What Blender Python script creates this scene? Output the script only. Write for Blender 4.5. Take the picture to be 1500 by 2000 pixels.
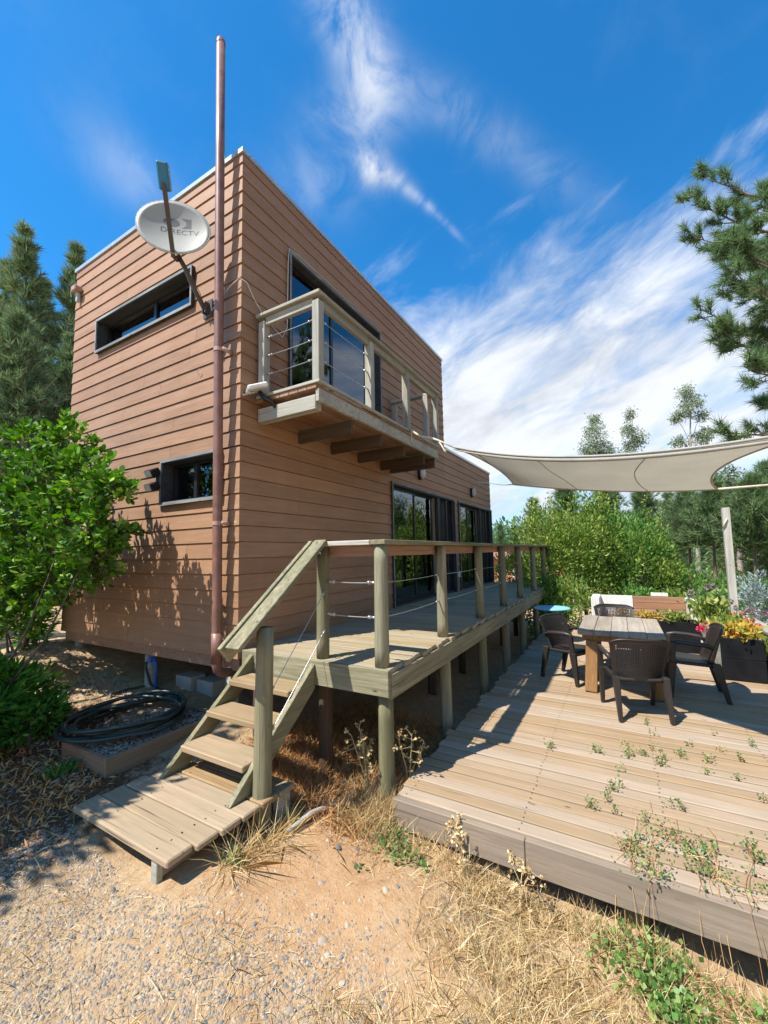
import bpy, math, random
import numpy as np
from mathutils import Vector, Matrix
for o in list(bpy.data.objects): bpy.data.objects.remove(o)
SC = bpy.context.scene
COL = SC.collection
R = math.radians
rng = np.random.default_rng(7); random.seed(7)

# ------------------------------------------------------------------ camera, sky, sun, exposure
YAW, PITCH, ROLL, FPX = .51552, .08162, -.02015, 790.94
CAMP = Vector((-2.725, -3.230, .982))
cd = bpy.data.cameras.new('camera'); cam = bpy.data.objects.new('camera', cd); COL.objects.link(cam)
cd.sensor_fit = 'HORIZONTAL'; cd.sensor_width = 36; cd.lens = 36*FPX/1500
cd.shift_x = -8.94/1500; cd.shift_y = 14.58/1500; cd.clip_start = .05; cd.clip_end = 3000
fw = Vector((math.cos(YAW)*math.cos(PITCH), math.sin(YAW)*math.cos(PITCH), math.sin(PITCH)))
rt = Vector((math.sin(YAW), -math.cos(YAW), 0)); up = rt.cross(fw)
r2 = rt*math.cos(ROLL)+up*math.sin(ROLL); u2 = up*math.cos(ROLL)-rt*math.sin(ROLL)
M = Matrix((r2, u2, -fw)).transposed().to_4x4(); M.translation = CAMP
cam.matrix_world = M; SC.camera = cam

SUN = Vector((-.869, .495, 1.459)).normalized()
sl = bpy.data.lights.new('sun', 'SUN'); so = bpy.data.objects.new('sun', sl); COL.objects.link(so)
sl.energy = 5.0; sl.angle = R(.53); sl.color = (1, .95, .87)
so.rotation_euler = SUN.to_track_quat('Z', 'Y').to_euler(); so.location = (-8, 5, 14)

SC.view_settings.view_transform = 'Standard'; SC.view_settings.look = 'None'
SC.view_settings.exposure = .68; SC.view_settings.gamma = 1
SC.render.engine = 'CYCLES'
SC.cycles.use_denoising = True
SC.cycles.max_bounces = 3; SC.cycles.caustics_reflective = False; SC.cycles.caustics_refractive = False; SC.cycles.diffuse_bounces = 2; SC.cycles.use_adaptive_sampling = True; SC.cycles.adaptive_threshold = .02; SC.cycles.glossy_bounces = 2; SC.cycles.transmission_bounces = 2; SC.cycles.transparent_max_bounces = 8

W = bpy.data.worlds.new('World'); SC.world = W; W.use_nodes = True
nt = W.node_tree; N = nt.nodes; L = nt.links; N.clear()
def nd(t, **k):
    n = N.new(t)
    for a, b in k.items(): setattr(n, a, b)
    return n
def lk(a, b): L.new(a, b)
def mth(op, a, b=None, c=None, clamp=False):
    n = nd('ShaderNodeMath', operation=op); n.use_clamp = clamp
    for i, v in enumerate((a, b, c)):
        if v is None: continue
        if isinstance(v, (int, float)): n.inputs[i].default_value = v
        else: lk(v, n.inputs[i])
    return n.outputs[0]
def dot(v, c):
    n = nd('ShaderNodeVectorMath', operation='DOT_PRODUCT'); lk(v, n.inputs[0]); n.inputs[1].default_value = c
    return n.outputs['Value']
sky = nd('ShaderNodeTexSky', sky_type='NISHITA'); sky.sun_disc = False
sky.sun_elevation = math.asin(SUN.z); sky.sun_rotation = math.atan2(SUN.x, SUN.y)
sky.air_density = 1.0; sky.dust_density = .35; sky.ozone_density = 3.2; sky.altitude = 400
tc = nd('ShaderNodeTexCoord'); D = tc.outputs['Generated']
F_, R_ = (.869, .494, 0), (.494, -.869, 0)
f = dot(D, F_); r = dot(D, R_); e = dot(D, (0, 0, 1))
# cloud layer coordinates: direction projected on a flat layer
ez = mth('ADD', mth('MAXIMUM', e, 0), .16)
cu = nd('ShaderNodeCombineXYZ'); lk(mth('DIVIDE', f, ez), cu.inputs[0]); lk(mth('DIVIDE', r, ez), cu.inputs[1])
def noise(vec, scale, det=6, rough=.55, dist=0, sx=1, sy=1, rot=0, off=(0, 0, 0)):
    m = nd('ShaderNodeMapping'); lk(vec, m.inputs[0]); m.inputs['Scale'].default_value = (sx, sy, 1)
    m.inputs['Rotation'].default_value = (0, 0, rot); m.inputs['Location'].default_value = off
    n = nd('ShaderNodeTexNoise'); lk(m.outputs[0], n.inputs['Vector']); n.inputs['Scale'].default_value = scale
    n.inputs['Detail'].default_value = det; n.inputs['Roughness'].default_value = rough; n.inputs['Distortion'].default_value = dist
    return n.outputs['Fac']
def sstep(v, a, b):
    n = nd('ShaderNodeMapRange'); n.interpolation_type = 'SMOOTHSTEP'; lk(v, n.inputs[0])
    n.inputs[1].default_value = a; n.inputs[2].default_value = b
    return n.outputs[0]
CU = cu.outputs[0]
cv_ = nd('ShaderNodeCombineXYZ')
lk(mth('MULTIPLY', mth('ADD', r, mth('MULTIPLY', e, .55)), 2.4), cv_.inputs[0]); lk(mth('MULTIPLY', mth('SUBTRACT', e, mth('MULTIPLY', r, .45)), 6.0), cv_.inputs[1]); lk(mth('MULTIPLY', f, 2.0), cv_.inputs[2])
CV = cv_.outputs[0]
n1 = noise(CV, 1.25, 9, .60, .35, off=(3.1, 1.7, 0)); n2 = noise(CV, 2.1, 8, .60, .5, off=(7.3, 2.2, 0)); n3 = noise(CV, .6, 3, .5, .2, off=(1.2, 5.4, 0))
T = mth('ADD', mth('MULTIPLY', mth('MINIMUM', mth('SUBTRACT', r, .28), 0), .36), .622)
T = mth('ADD', T, mth('MULTIPLY', mth('MINIMUM', mth('SUBTRACT', .46, r), 0), .35))
d_ = mth('SUBTRACT', T, e)
bank = sstep(mth('ADD', mth('MULTIPLY', d_, 3.0), mth('MULTIPLY', mth('SUBTRACT', n1, .5), 1.9)), -.15, .55)
hole = sstep(mth('ADD', n2, mth('MULTIPLY', mth('SUBTRACT', n3, .5), .6)), .34, .62)
bank = mth('MULTIPLY', bank, mth('ADD', mth('MULTIPLY', hole, .36), .64))
# cirrus wisps
def blob(c, a, sa, b, sb, sz):
    dv = nd('ShaderNodeVectorMath', operation='SUBTRACT'); lk(D, dv.inputs[0]); dv.inputs[1].default_value = c
    q = []
    for v, s in ((a, sa), (b, sb)):
        x = mth('DIVIDE', dot(dv.outputs[0], v), s); q.append(mth('MULTIPLY', x, x))
    return mth('POWER', 2.718, mth('MULTIPLY', mth('ADD', q[0], q[1]), -1.0))
def dirv(px, py):
    v = fw + r2*((px-758.9)/FPX) - u2*((py-1014.6)/FPX); return v.normalized()
def streak(p0, p1, wid, amp, fade=.6):
    a = dirv(*p0); b = dirv(*p1); c = (a+b)/2; ax = (b-a); ln = ax.length/2; ax.normalize(); bx = c.cross(ax).normalized()
    return mth('MULTIPLY', blob(c, ax, ln*1.1, bx, wid, 0), amp)
nw = noise(D, 9.0, 9, .66, 1.0, off=(2, 9, 0))
nw2 = noise(D, 4.0, 7, .6, .6, off=(5, 3, 0))
def mx(*a):
    o = a[0]
    for b in a[1:]: o = mth('ADD', o, b)
    return o
wis = mx(streak((625, -40), (720, 110), .038, .55), streak((690, 90), (760, 200), .036, .42), streak((640, 225), (780, 215), .036, .40),
         streak((700, 300), (750, 345), .028, .72), streak((735, 320), (800, 370), .016, .5), streak((790, 365), (850, 415), .009, .4), streak((840, 405), (895, 460), .006, .35),
         streak((780, 150), (1110, 360), .030, .22), streak((150, 250), (330, 400), .045, .2), streak((560, 330), (690, 380), .05, .2))
wis = mth('MULTIPLY', wis, sstep(mth('ADD', mth('MULTIPLY', nw, .75), mth('MULTIPLY', nw2, .4)), 0.36, .72))
thin = mth('MULTIPLY', sstep(nw2, .5, .85), .05)
cov = mth('ADD', mth('MAXIMUM', bank, mth('MULTIPLY', wis, 1.25)), thin, clamp=True)
hs = nd('ShaderNodeHueSaturation'); hs.inputs['Saturation'].default_value = 1.12; hs.inputs['Hue'].default_value = .497; hs.inputs['Value'].default_value = 1.0
tint = nd('ShaderNodeVectorMath', operation='MULTIPLY'); lk(sky.outputs[0], tint.inputs[0]); tint.inputs[1].default_value = (1.3, 2.15, 2.65)
lk(tint.outputs[0], hs.inputs['Color'])
shade = mth('ADD', mth('MULTIPLY', sstep(mth('ADD', n1, mth('MULTIPLY', n2, .4)), .45, .85), 3.4), 7.6)
cc = nd('ShaderNodeVectorMath', operation='SCALE'); cc.inputs[0].default_value = (.93, .98, 1.06); lk(shade, cc.inputs['Scale'])
mxn = nd('ShaderNodeMix', data_type='RGBA'); lk(cov, mxn.inputs[0]); lk(hs.outputs[0], mxn.inputs[6]); lk(cc.outputs[0], mxn.inputs[7])
bg = nd('ShaderNodeBackground'); bg.inputs[1].default_value = .06; lk(mxn.outputs[2], bg.inputs[0])
ow = nd('ShaderNodeOutputWorld'); lk(bg.outputs[0], ow.inputs[0])

# ------------------------------------------------------------------ materials
class MT:
    def __init__(s, name, rough=.6, spec=.4):
        s.m = bpy.data.materials.new(name); s.m.use_nodes = True; s.t = s.m.node_tree; s.n = s.t.nodes; s.l = s.t.links
        s.b = s.n['Principled BSDF']; s.b.inputs['Roughness'].default_value = rough; s.b.inputs['Specular IOR Level'].default_value = spec
    def node(s, t, **k):
        n = s.n.new(t)
        for a, b in k.items(): setattr(n, a, b)
        return n
    def ln(s, a, b): s.l.new(a, b)
    def math(s, op, a, b, clamp=False):
        n = s.node('ShaderNodeMath', operation=op); n.use_clamp = clamp
        for i, v in enumerate((a, b)):
            if isinstance(v, (int, float)): n.inputs[i].default_value = v
            else: s.ln(v, n.inputs[i])
        return n.outputs[0]
    def coords(s, scale=(1, 1, 1), rnd=True, obj=True):
        tc = s.node('ShaderNodeTexCoord'); v = tc.outputs['Object']
        mp = s.node('ShaderNodeMapping'); mp.inputs['Scale'].default_value = scale
        if rnd:
            oi = s.node('ShaderNodeObjectInfo'); ml = s.node('ShaderNodeMath', operation='MULTIPLY'); ml.inputs[1].default_value = 57.3
            s.ln(oi.outputs['Random'], ml.inputs[0]); ad = s.node('ShaderNodeVectorMath', operation='ADD'); s.ln(v, ad.inputs[0])
            cb = s.node('ShaderNodeCombineXYZ')
            for i in range(3): s.ln(ml.outputs[0], cb.inputs[i])
            s.ln(cb.outputs[0], ad.inputs[1]); v = ad.outputs[0]
        s.ln(v, mp.inputs[0]); return mp.outputs[0]
    def noise(s, vec, scale, det=5, rough=.55, dist=0):
        n = s.node('ShaderNodeTexNoise'); s.ln(vec, n.inputs['Vector']); n.inputs['Scale'].default_value = scale
        n.inputs['Detail'].default_value = det; n.inputs['Roughness'].default_value = rough; n.inputs['Distortion'].default_value = dist
        return n.outputs['Fac']
    def ramp(s, fac, stops):
        n = s.node('ShaderNodeValToRGB'); s.ln(fac, n.inputs[0]); el = n.color_ramp.elements
        while len(el) < len(stops): el.new(.5)
        for e_, (p, c) in zip(el, stops): e_.position = p; e_.color = (*c, 1)
        return n.outputs[0]
    def mix(s, fac, a, b, mode='MIX'):
        n = s.node('ShaderNodeMix', data_type='RGBA', blend_type=mode)
        for i, v in ((0, fac), (6, a), (7, b)):
            if isinstance(v, (int, float)): n.inputs[i].default_value = v
            elif isinstance(v, tuple): n.inputs[i].default_value = (*v, 1)
            else: s.ln(v, n.inputs[i])
        return n.outputs[2]
    def color(s, c):
        if isinstance(c, tuple): s.b.inputs['Base Color'].default_value = (*c, 1)
        else: s.ln(c, s.b.inputs['Base Color'])
        return s
    def bump(s, h, strength=.3, dist=.01):
        n = s.node('ShaderNodeBump'); n.inputs['Strength'].default_value = strength; n.inputs['Distance'].default_value = dist
        s.ln(h, n.inputs['Height']); s.ln(n.outputs[0], s.b.inputs['Normal']); return s
    def objrand(s): return s.node('ShaderNodeObjectInfo').outputs['Random']

def plain(name, c, rough=.6, spec=.4, metal=0, var=.12, scale=6):
    m = MT(name, rough, spec); v = m.noise(m.coords(), scale, 6, .6)
    col = m.ramp(v, [(.25, tuple(x*(1-var*1.6) for x in c)), (.75, tuple(min(1, x*(1+var)) for x in c))])
    m.color(col); m.b.inputs['Metallic'].default_value = metal; m.bump(v, .08, .004); return m.m

def wood(name, cols, axis='y', rough=.72, knots=True, obvar=.25, stain=None, bump=.35, grain=26):
    """weathered timber: grain runs along `axis` of the object"""
    m = MT(name, rough, .25)
    st = {'x': (.045, 1, 1), 'y': (1, .045, 1), 'z': (1, 1, .045)}[axis]
    v = m.coords(st); g = m.noise(v, grain, 7, .65, .6); g2 = m.noise(v, grain*3.2, 4, .7, .2)
    v2 = m.coords((1, 1, 1)); big = m.noise(v2, 1.6, 4, .6); 
    gg = m.math('ADD', m.math('MULTIPLY', g, .7), m.math('MULTIPLY', g2, .3))
    c = m.ramp(gg, [(.30, cols[0]), (.5, cols[1]), (.68, cols[2])])
    c = m.mix(m.math('MULTIPLY', m.math('SUBTRACT', big, .42, ), 1.6, True), c, tuple(x*.80 for x in cols[1]))
    if stain:
        sn = m.noise(m.coords(tuple(max(q, .3) for q in st)), 3.2, 6, .62, .3)
        k = m.math('MULTIPLY', m.math('SUBTRACT', sn, .46, True), 3.4, True)
        c = m.mix(k, c, stain)
    if knots:
        vo = m.node('ShaderNodeTexVoronoi'); kv = {'x': (.55, 1.4, 1.4), 'y': (1.4, .55, 1.4), 'z': (1.4, 1.4, .55)}[axis]
        m.ln(m.coords(kv), vo.inputs['Vector']); vo.inputs['Scale'].default_value = 4.2
        kn = m.math('MULTIPLY', m.math('SUBTRACT', .075, vo.outputs['Distance'], True), 16, True)
        c = m.mix(kn, c, tuple(x*.33 for x in cols[0]))
    ck = m.noise(m.coords(tuple(q*(.35 if q < 1 else 1) for q in st)), grain*1.7, 3, .5, .3)
    c = m.mix(m.math('MULTIPLY', m.math('SUBTRACT', .345, ck, True), 12, True), c, tuple(x*.35 for x in cols[0]))
    ob = m.objrand(); hv = m.node('ShaderNodeHueSaturation'); m.ln(c, hv.inputs['Color'])
    m.ln(m.math('ADD', m.math('MULTIPLY', ob, obvar), 1-obvar/2), hv.inputs['Value'])
    m.ln(m.math('ADD', m.math('MULTIPLY', ob, -.3), 1.1), hv.inputs['Saturation'])
    m.color(hv.outputs[0]); m.bump(gg, bump, .006); return m.m

def leafmat(name, stops, rough=.42, trans=.35, spec=.4):
    m = MT(name, rough, spec); g = m.node('ShaderNodeNewGeometry'); c = m.ramp(g.outputs['Random Per Island'], stops)
    m.color(c); tr = m.node('ShaderNodeBsdfTranslucent')
    hv = m.node('ShaderNodeHueSaturation'); hv.inputs['Value'].default_value = 1.25; hv.inputs['Saturation'].default_value = 1.15; m.ln(c, hv.inputs['Color']); m.ln(hv.outputs[0], tr.inputs[0])
    ms = m.node('ShaderNodeMixShader'); ms.inputs[0].default_value = trans
    if spec < .3 or name in ('pine_needle', 'blue_pine_needle', 'hedge_leaf', 'dark_hedge_leaf', 'eucalyptus_leaf', 'far_wood', 'fern_leaf'):   # matt leaf
        df = m.node('ShaderNodeBsdfDiffuse'); m.ln(c, df.inputs[0]); m.n.remove(m.b); m.ln(df.outputs[0], ms.inputs[1])
    else: m.ln(m.b.outputs[0], ms.inputs[1])
    m.ln(tr.outputs[0], ms.inputs[2]); m.ln(ms.outputs[0], m.n['Material Output'].inputs[0]); return m.m

MAT = {}
# lap siding: brown stained fibre board with embossed grain
def siding(name, axis):
    m = MT(name, .62, .3); st = {'x': (.05, 1, 1), 'y': (1, .05, 1)}[axis]
    v = m.coords(st); g = m.noise(v, 34, 6, .62, .8); v2 = m.coords((.5, .5, .5), rnd=False); b = m.noise(v2, 1.2, 5, .6)
    c = m.ramp(g, [(.3, (.262, .142, .078)), (.55, (.32, .178, .099)), (.75, (.375, .217, .126))])
    c = m.mix(m.math('MULTIPLY', m.math('SUBTRACT', b, .38, True), 1.3, True), c, (.445, .275, .175))
    sk_ = m.noise(m.coords((2.2, 2.2, .16), rnd=False), 4.5, 5, .6, .3); c = m.mix(m.math('MULTIPLY', m.math('SUBTRACT', sk_, .54, True), 2.2, True), c, (.27, .15, .088))
    fd_ = m.noise(m.coords((.3, .3, 1), rnd=False), 9, 3, .5); c = m.mix(m.math('MULTIPLY', m.math('SUBTRACT', fd_, .52, True), 1.6, True), c, (.375, .23, .155))
    zz = m.node('ShaderNodeSeparateXYZ'); m.ln(m.node('ShaderNodeTexCoord').outputs['Object'], zz.inputs[0]); dn = m.noise(m.coords((1.2, 1.2, .7), rnd=False), 5, 6, .65)
    c = m.mix(m.math('MULTIPLY', m.math('SUBTRACT', m.math('ADD', m.math('MULTIPLY', zz.outputs[2], -.9), dn), .42, True), 1.1, True), c, (.30, .19, .105))
    hv = m.node('ShaderNodeHueSaturation'); m.ln(c, hv.inputs['Color']); m.ln(m.math('ADD', m.math('MULTIPLY', m.objrand(), .22), .89), hv.inputs['Value'])
    m.color(hv.outputs[0]); m.bump(g, .30, .004); return m.m
MAT['sidx'] = siding('siding_front', 'x'); MAT['sidy'] = siding('siding_side', 'y')
GREY = ((.20, .185, .15), (.36, .33, .265), (.47, .44, .36))
for ax in 'xyz':
    MAT['grn'+ax] = wood('treated_timber_'+ax, ((0.099, 0.089, 0.052), (0.238, 0.213, 0.125), (0.394, 0.350, 0.226)), ax, stain=(0.133, 0.143, 0.080), obvar=.28)
    MAT['lt'+ax] = wood('pale_timber_'+ax, ((0.196, 0.184, 0.149), (0.385, 0.368, 0.301), (0.564, 0.546, 0.471)), ax, stain=(0.241, 0.241, 0.207), obvar=.22)
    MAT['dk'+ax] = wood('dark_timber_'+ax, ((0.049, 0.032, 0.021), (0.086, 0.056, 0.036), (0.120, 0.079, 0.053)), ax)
    MAT['red'+ax] = wood('red_timber_'+ax, ((.20, .10, .055), (.33, .175, .10), (.42, .24, .145)), ax)
MAT['deck'] = wood('deck_boards', ((0.260, 0.196, 0.111), (0.355, 0.276, 0.164), (0.435, 0.345, 0.212)), 'y', stain=(0.265, 0.233, 0.154), obvar=.18, bump=.5)
MAT['terr'] = wood('terrace_boards', ((0.286, 0.199, 0.125), (0.375, 0.267, 0.168), (0.442, 0.325, 0.209)), 'y', stain=(0.314, 0.241, 0.162), obvar=.16, bump=.5)
MAT['fasc'] = wood('grey_fascia', ((0.168, 0.127, 0.090), (0.282, 0.218, 0.157), (0.362, 0.283, 0.205)), 'y', stain=(0.228, 0.181, 0.136))
MAT['land'] = wood('landing_planks', ((0.233, 0.157, 0.085), (0.363, 0.253, 0.143), (0.444, 0.318, 0.190)), 'y', stain=(0.290, 0.229, 0.137))
MAT['landx'] = wood('bed_boards', ((0.200, 0.132, 0.080), (0.320, 0.228, 0.144), (0.400, 0.296, 0.196)), 'x', stain=(0.240, 0.192, 0.136))
MAT['orange'] = wood('varnished_table_leg', ((0.173, 0.083, 0.025), (0.266, 0.137, 0.047), (0.331, 0.187, 0.072)), 'z', rough=.5)
MAT['ttop'] = wood('table_planks', ((0.216, 0.178, 0.138), (0.378, 0.318, 0.247), (0.499, 0.425, 0.333)), 'x', stain=(0.270, 0.229, 0.184))
MAT['frame'] = wood('window_trim', ((.10, .11, .11), (.19, .205, .205), (.30, .315, .31)), 'y', stain=(.40, .41, .40), obvar=.1)
MAT['reveal'] = wood('dark_reveal', ((.03, .031, .034), (.055, .058, .062), (.085, .09, .093)), 'y', obvar=.1)
MAT['black'] = plain('black_frame', (.018, .018, .02), .35, .5)
MAT['void'] = plain('inside_wall', (.55, .50, .42), .9, .1)
MAT['shutter'] = wood('charcoal_panel', ((.015, .014, .019), (.030, .029, .037), (.05, .048, .058)), 'z', rough=.5)
MAT['flash'] = plain('roof_flashing', (.62, .64, .64), .35, .5, .6)
MAT['pipe'] = plain('brown_pipe', (0.232, 0.115, 0.087), .45, .5, 0, .25, 9)
MAT['band'] = plain('pipe_band', (.42, .27, .22), .5)
MAT['steel'] = plain('cable_steel', (.55, .55, .54), .3, .5, .8)
MAT['wire'] = plain('pale_wire', (.62, .60, .54), .6)
MAT['rope'] = plain('rope', (.66, .58, .44), .9)
MAT['dish'] = plain('dish_grey', (0.367, 0.367, 0.327), .45, .4, 0, .08, 3)
MAT['logo'] = plain('dish_print', (.13, .135, .14), .6)
MAT['arm'] = plain('dish_arm', (.085, .075, .065), .5)
MAT['teal'] = plain('feed_teal', (.03, .20, .36), .45)
MAT['white'] = plain('white_plastic', (.72, .72, .68), .4)
MAT['lens'] = plain('lamp_lens', (.48, .49, .46), .25, .5)
MAT['hose'] = plain('hose_green', (.030, .048, .043), .38, .5)
MAT['bluep'] = plain('blue_valve', (.02, .10, .42), .4)
MAT['conc'] = plain('concrete_block', (.42, .41, .38), .9)
MAT['rattan'] = plain('rattan_plastic', (.030, .024, .021), .42, .4)
MAT['blue'] = plain('pale_blue_paint', (.24, .52, .64), .45, .4, 0, .1)
MAT['planter'] = plain('planter_black', (.010, .0105, .012), .6, .2, 0, .4, 5)
MAT['whitew'] = wood('white_wash', ((.52, .47, .40), (.72, .68, .61), (.80, .77, .71)), 'z', obvar=.08)
s_ = MT('curtain_fabric', .9, .1); cvn = s_.noise(s_.coords((1, 1, 1)), 3, 4); cc_ = s_.ramp(cvn, [(.3, (.74, .73, .69)), (.7, (.82, .81, .77))]); s_.color(cc_)
tl = s_.node('ShaderNodeBsdfTranslucent'); s_.ln(cc_, tl.inputs[0]); ms = s_.node('ShaderNodeMixShader'); ms.inputs[0].default_value = .5
s_.ln(s_.b.outputs[0], ms.inputs[1]); s_.ln(tl.outputs[0], ms.inputs[2]); s_.ln(ms.outputs[0], s_.n['Material Output'].inputs[0]); MAT['curt'] = s_.m
MAT['soil'] = plain('soil', (.10, .06, .035), .95, .1)
MAT['terracotta'] = plain('terracotta_wall', (.46, .20, .12), .85)
MAT['rooft'] = plain('roof_sheet', (.30, .13, .09), .8)
MAT['bark'] = wood('bark', ((.06, .045, .035), (.13, .10, .078), (.20, .155, .12)), 'z', knots=False, bump=.9, grain=14)
MAT['pinebark'] = wood('pine_bark', ((.11, .07, .05), (.22, .14, .10), (.30, .20, .145)), 'z', knots=False, bump=.9, grain=14)
MAT['palebark'] = wood('pale_bark', ((.22, .19, .16), (.34, .30, .26), (.45, .41, .36)), 'z', knots=False, bump=.5, grain=10)
g = MT('glass', .02, .5); mxs = g.node('ShaderNodeMixShader'); tr = g.node('ShaderNodeBsdfTransparent'); tr.inputs[0].default_value = (.88, .9, .9, 1)
gl = g.node('ShaderNodeBsdfGlossy'); gl.inputs['Roughness'].default_value = .012; gl.inputs[0].default_value = (.92, .95, .97, 1)
fr = g.node('ShaderNodeFresnel'); fr.inputs[0].default_value = 1.8
wv = g.noise(g.coords((1, 1, 1)), 1.3, 2); bn = g.node('ShaderNodeBump'); bn.inputs['Strength'].default_value = .06; bn.inputs['Distance'].default_value = .02; g.ln(wv, bn.inputs['Height']); g.ln(bn.outputs[0], gl.inputs['Normal'])
g.ln(g.math('ADD', fr.outputs[0], .05, True), mxs.inputs[0]); g.ln(tr.outputs[0], mxs.inputs[1]); g.ln(gl.outputs[0], mxs.inputs[2]); g.ln(mxs.outputs[0], g.n['Material Output'].inputs[0]); MAT['glass'] = g.m
# shade cloth: knitted fabric, lets light through
s = MT('shade_cloth', .9, .1); cv = s.noise(s.coords((1, 1, 1)), 2.2, 5, .6); cf = s.noise(s.coords((1, 1, 1)), 60, 3, .7)
c = s.ramp(s.math('ADD', s.math('MULTIPLY', cv, .6), s.math('MULTIPLY', cf, .4)), [(.3, (.41, .385, .305)), (.7, (.52, .495, .405))]); s.color(c); s.bump(cf, .3, .003)
tl = s.node('ShaderNodeBsdfTranslucent'); s.ln(c, tl.inputs[0]); ms = s.node('ShaderNodeMixShader'); ms.inputs[0].default_value = .34
s.ln(s.b.outputs[0], ms.inputs[1]); s.ln(tl.outputs[0], ms.inputs[2]); s.ln(ms.outputs[0], s.n['Material Output'].inputs[0]); MAT['cloth'] = s.m
MAT['hem'] = plain('sail_hem', (.36, .345, .30), .9)
# earth: orange clay, straw-coloured litter, greyer gravelly patches
m = MT('earth', .95, .1); v = m.coords((1, 1, 1), rnd=False)
a = m.noise(v, 1.1, 6, .62); b = m.noise(v, 9, 8, .68); c3 = m.noise(v, 55, 5, .75); d3 = m.noise(v, 160, 3, .7)
c = m.ramp(m.math('ADD', m.math('MULTIPLY', b, .6), m.math('MULTIPLY', c3, .4)), [(.28, (.25, .152, .078)), (.48, (.45, .305, .172)), (.62, (.55, .40, .245)), (.8, (.60, .475, .325))])
c = m.mix(m.math('MULTIPLY', m.math('SUBTRACT', a, .50, True), 4, True), c, m.ramp(c3, [(.3, (.24, .185, .125)), (.7, (.50, .41, .28))]))
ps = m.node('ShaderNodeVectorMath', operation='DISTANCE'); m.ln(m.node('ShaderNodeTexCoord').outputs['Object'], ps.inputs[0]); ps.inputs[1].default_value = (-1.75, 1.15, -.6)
pc = m.node('ShaderNodeVectorMath', operation='DISTANCE'); m.ln(m.node('ShaderNodeTexCoord').outputs['Object'], pc.inputs[0]); pc.inputs[1].default_value = (-.75, -1.65, -.95)
mc = m.math('MULTIPLY', m.math('SUBTRACT', .95, m.math('ADD', pc.outputs['Value'], m.math('MULTIPLY', m.math('SUBTRACT', b, .5), 1.4)), True), 1.5, True)
c = m.mix(mc, c, m.ramp(m.math('ADD', m.math('MULTIPLY', b, .6), m.math('MULTIPLY', c3, .4)), [(.3, (.36, .205, .10)), (.5, (.50, .305, .16)), (.7, (.58, .385, .225))]))
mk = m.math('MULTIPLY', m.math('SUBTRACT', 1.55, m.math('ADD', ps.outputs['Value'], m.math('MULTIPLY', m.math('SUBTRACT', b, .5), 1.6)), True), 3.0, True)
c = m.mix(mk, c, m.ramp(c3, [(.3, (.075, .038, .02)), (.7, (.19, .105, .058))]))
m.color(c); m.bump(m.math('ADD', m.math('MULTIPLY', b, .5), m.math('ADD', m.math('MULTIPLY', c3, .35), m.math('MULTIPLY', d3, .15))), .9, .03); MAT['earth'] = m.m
m = MT('gravel_stone', .9, .08); gg = m.node('ShaderNodeNewGeometry')
m.color(m.ramp(gg.outputs['Random Per Island'], [(0, (.145, .14, .138)), (.25, (.20, .19, .18)), (.42, (.28, .24, .195)), (.75, (.36, .285, .205)), (1, (.47, .385, .285))])); MAT['stone'] = m.m
MAT['straw'] = leafmat('straw', [(0, (0.403, 0.246, 0.105)), (.4, (0.582, 0.426, 0.210)), (.75, (0.717, 0.571, 0.315)), (1, (0.829, 0.717, 0.462))], .7, .2, .2)
MAT['rust'] = leafmat('rust_grass', [(0, (0.348, 0.160, 0.061)), (.5, (0.580, 0.319, 0.135)), (1, (0.812, 0.551, 0.270))], .7, .2, .2)
MAT['laurel'] = leafmat('laurel_leaf', [(0, (0.037, 0.112, 0.015)), (.45, (0.081, 0.218, 0.025)), (.8, (0.161, 0.343, 0.037)), (1, (0.298, 0.475, 0.074))], .5, .26, .32)
MAT['fern'] = leafmat('fern_leaf', [(0, (0.034, 0.126, 0.025)), (.6, (0.101, 0.286, 0.050)), (1, (0.202, 0.437, 0.101))], .4, .35)
MAT['needle'] = leafmat('pine_needle', [(0, (0.070, 0.122, 0.065)), (.5, (0.153, 0.241, 0.104)), (1, (0.296, 0.394, 0.177))], .5, .32)
MAT['needle2'] = leafmat('blue_pine_needle', [(0, (0.072, 0.129, 0.073)), (.5, (0.182, 0.270, 0.135)), (1, (0.366, 0.444, 0.218))], .5, .2)
MAT['hedge'] = leafmat('hedge_leaf', [(0, (0.076, 0.150, 0.032)), (.45, (0.184, 0.291, 0.064)), (.8, (0.307, 0.402, 0.095)), (1, (0.492, 0.520, 0.143))], .45, .35)
MAT['hedge2'] = leafmat('dark_hedge_leaf', [(0, (0.056, 0.147, 0.041)), (.5, (0.129, 0.284, 0.064)), (1, (0.276, 0.440, 0.111))], .45, .35)
MAT['euc'] = leafmat('eucalyptus_leaf', [(0, (0.118, 0.167, 0.108)), (.5, (0.245, 0.304, 0.186)), (1, (0.451, 0.490, 0.323))], .45, .3)
MAT['weed'] = leafmat('weed_leaf', [(0, (0.060, 0.132, 0.036)), (.5, (0.156, 0.264, 0.072)), (1, (0.324, 0.372, 0.132))], .5, .3)
MAT['silver'] = leafmat('silver_leaf', [(0, (.20, .27, .26)), (.5, (.34, .42, .41)), (1, (.5, .58, .56))], .55, .2)
MAT['succ'] = leafmat('succulent_leaf', [(0, (.30, .29, .04)), (.35, (.48, .42, .07)), (.65, (.60, .38, .06)), (1, (.66, .25, .04))], .35, .3)
MAT['gsucc'] = leafmat('geranium_leaf', [(0, (.10, .18, .03)), (.6, (.24, .32, .07)), (1, (.42, .42, .12))], .4, .3)
MAT['pink'] = leafmat('pink_petal', [(0, (.62, .02, .10)), (.6, (.80, .04, .17)), (1, (.85, .16, .25))], .5, .3)
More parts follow.
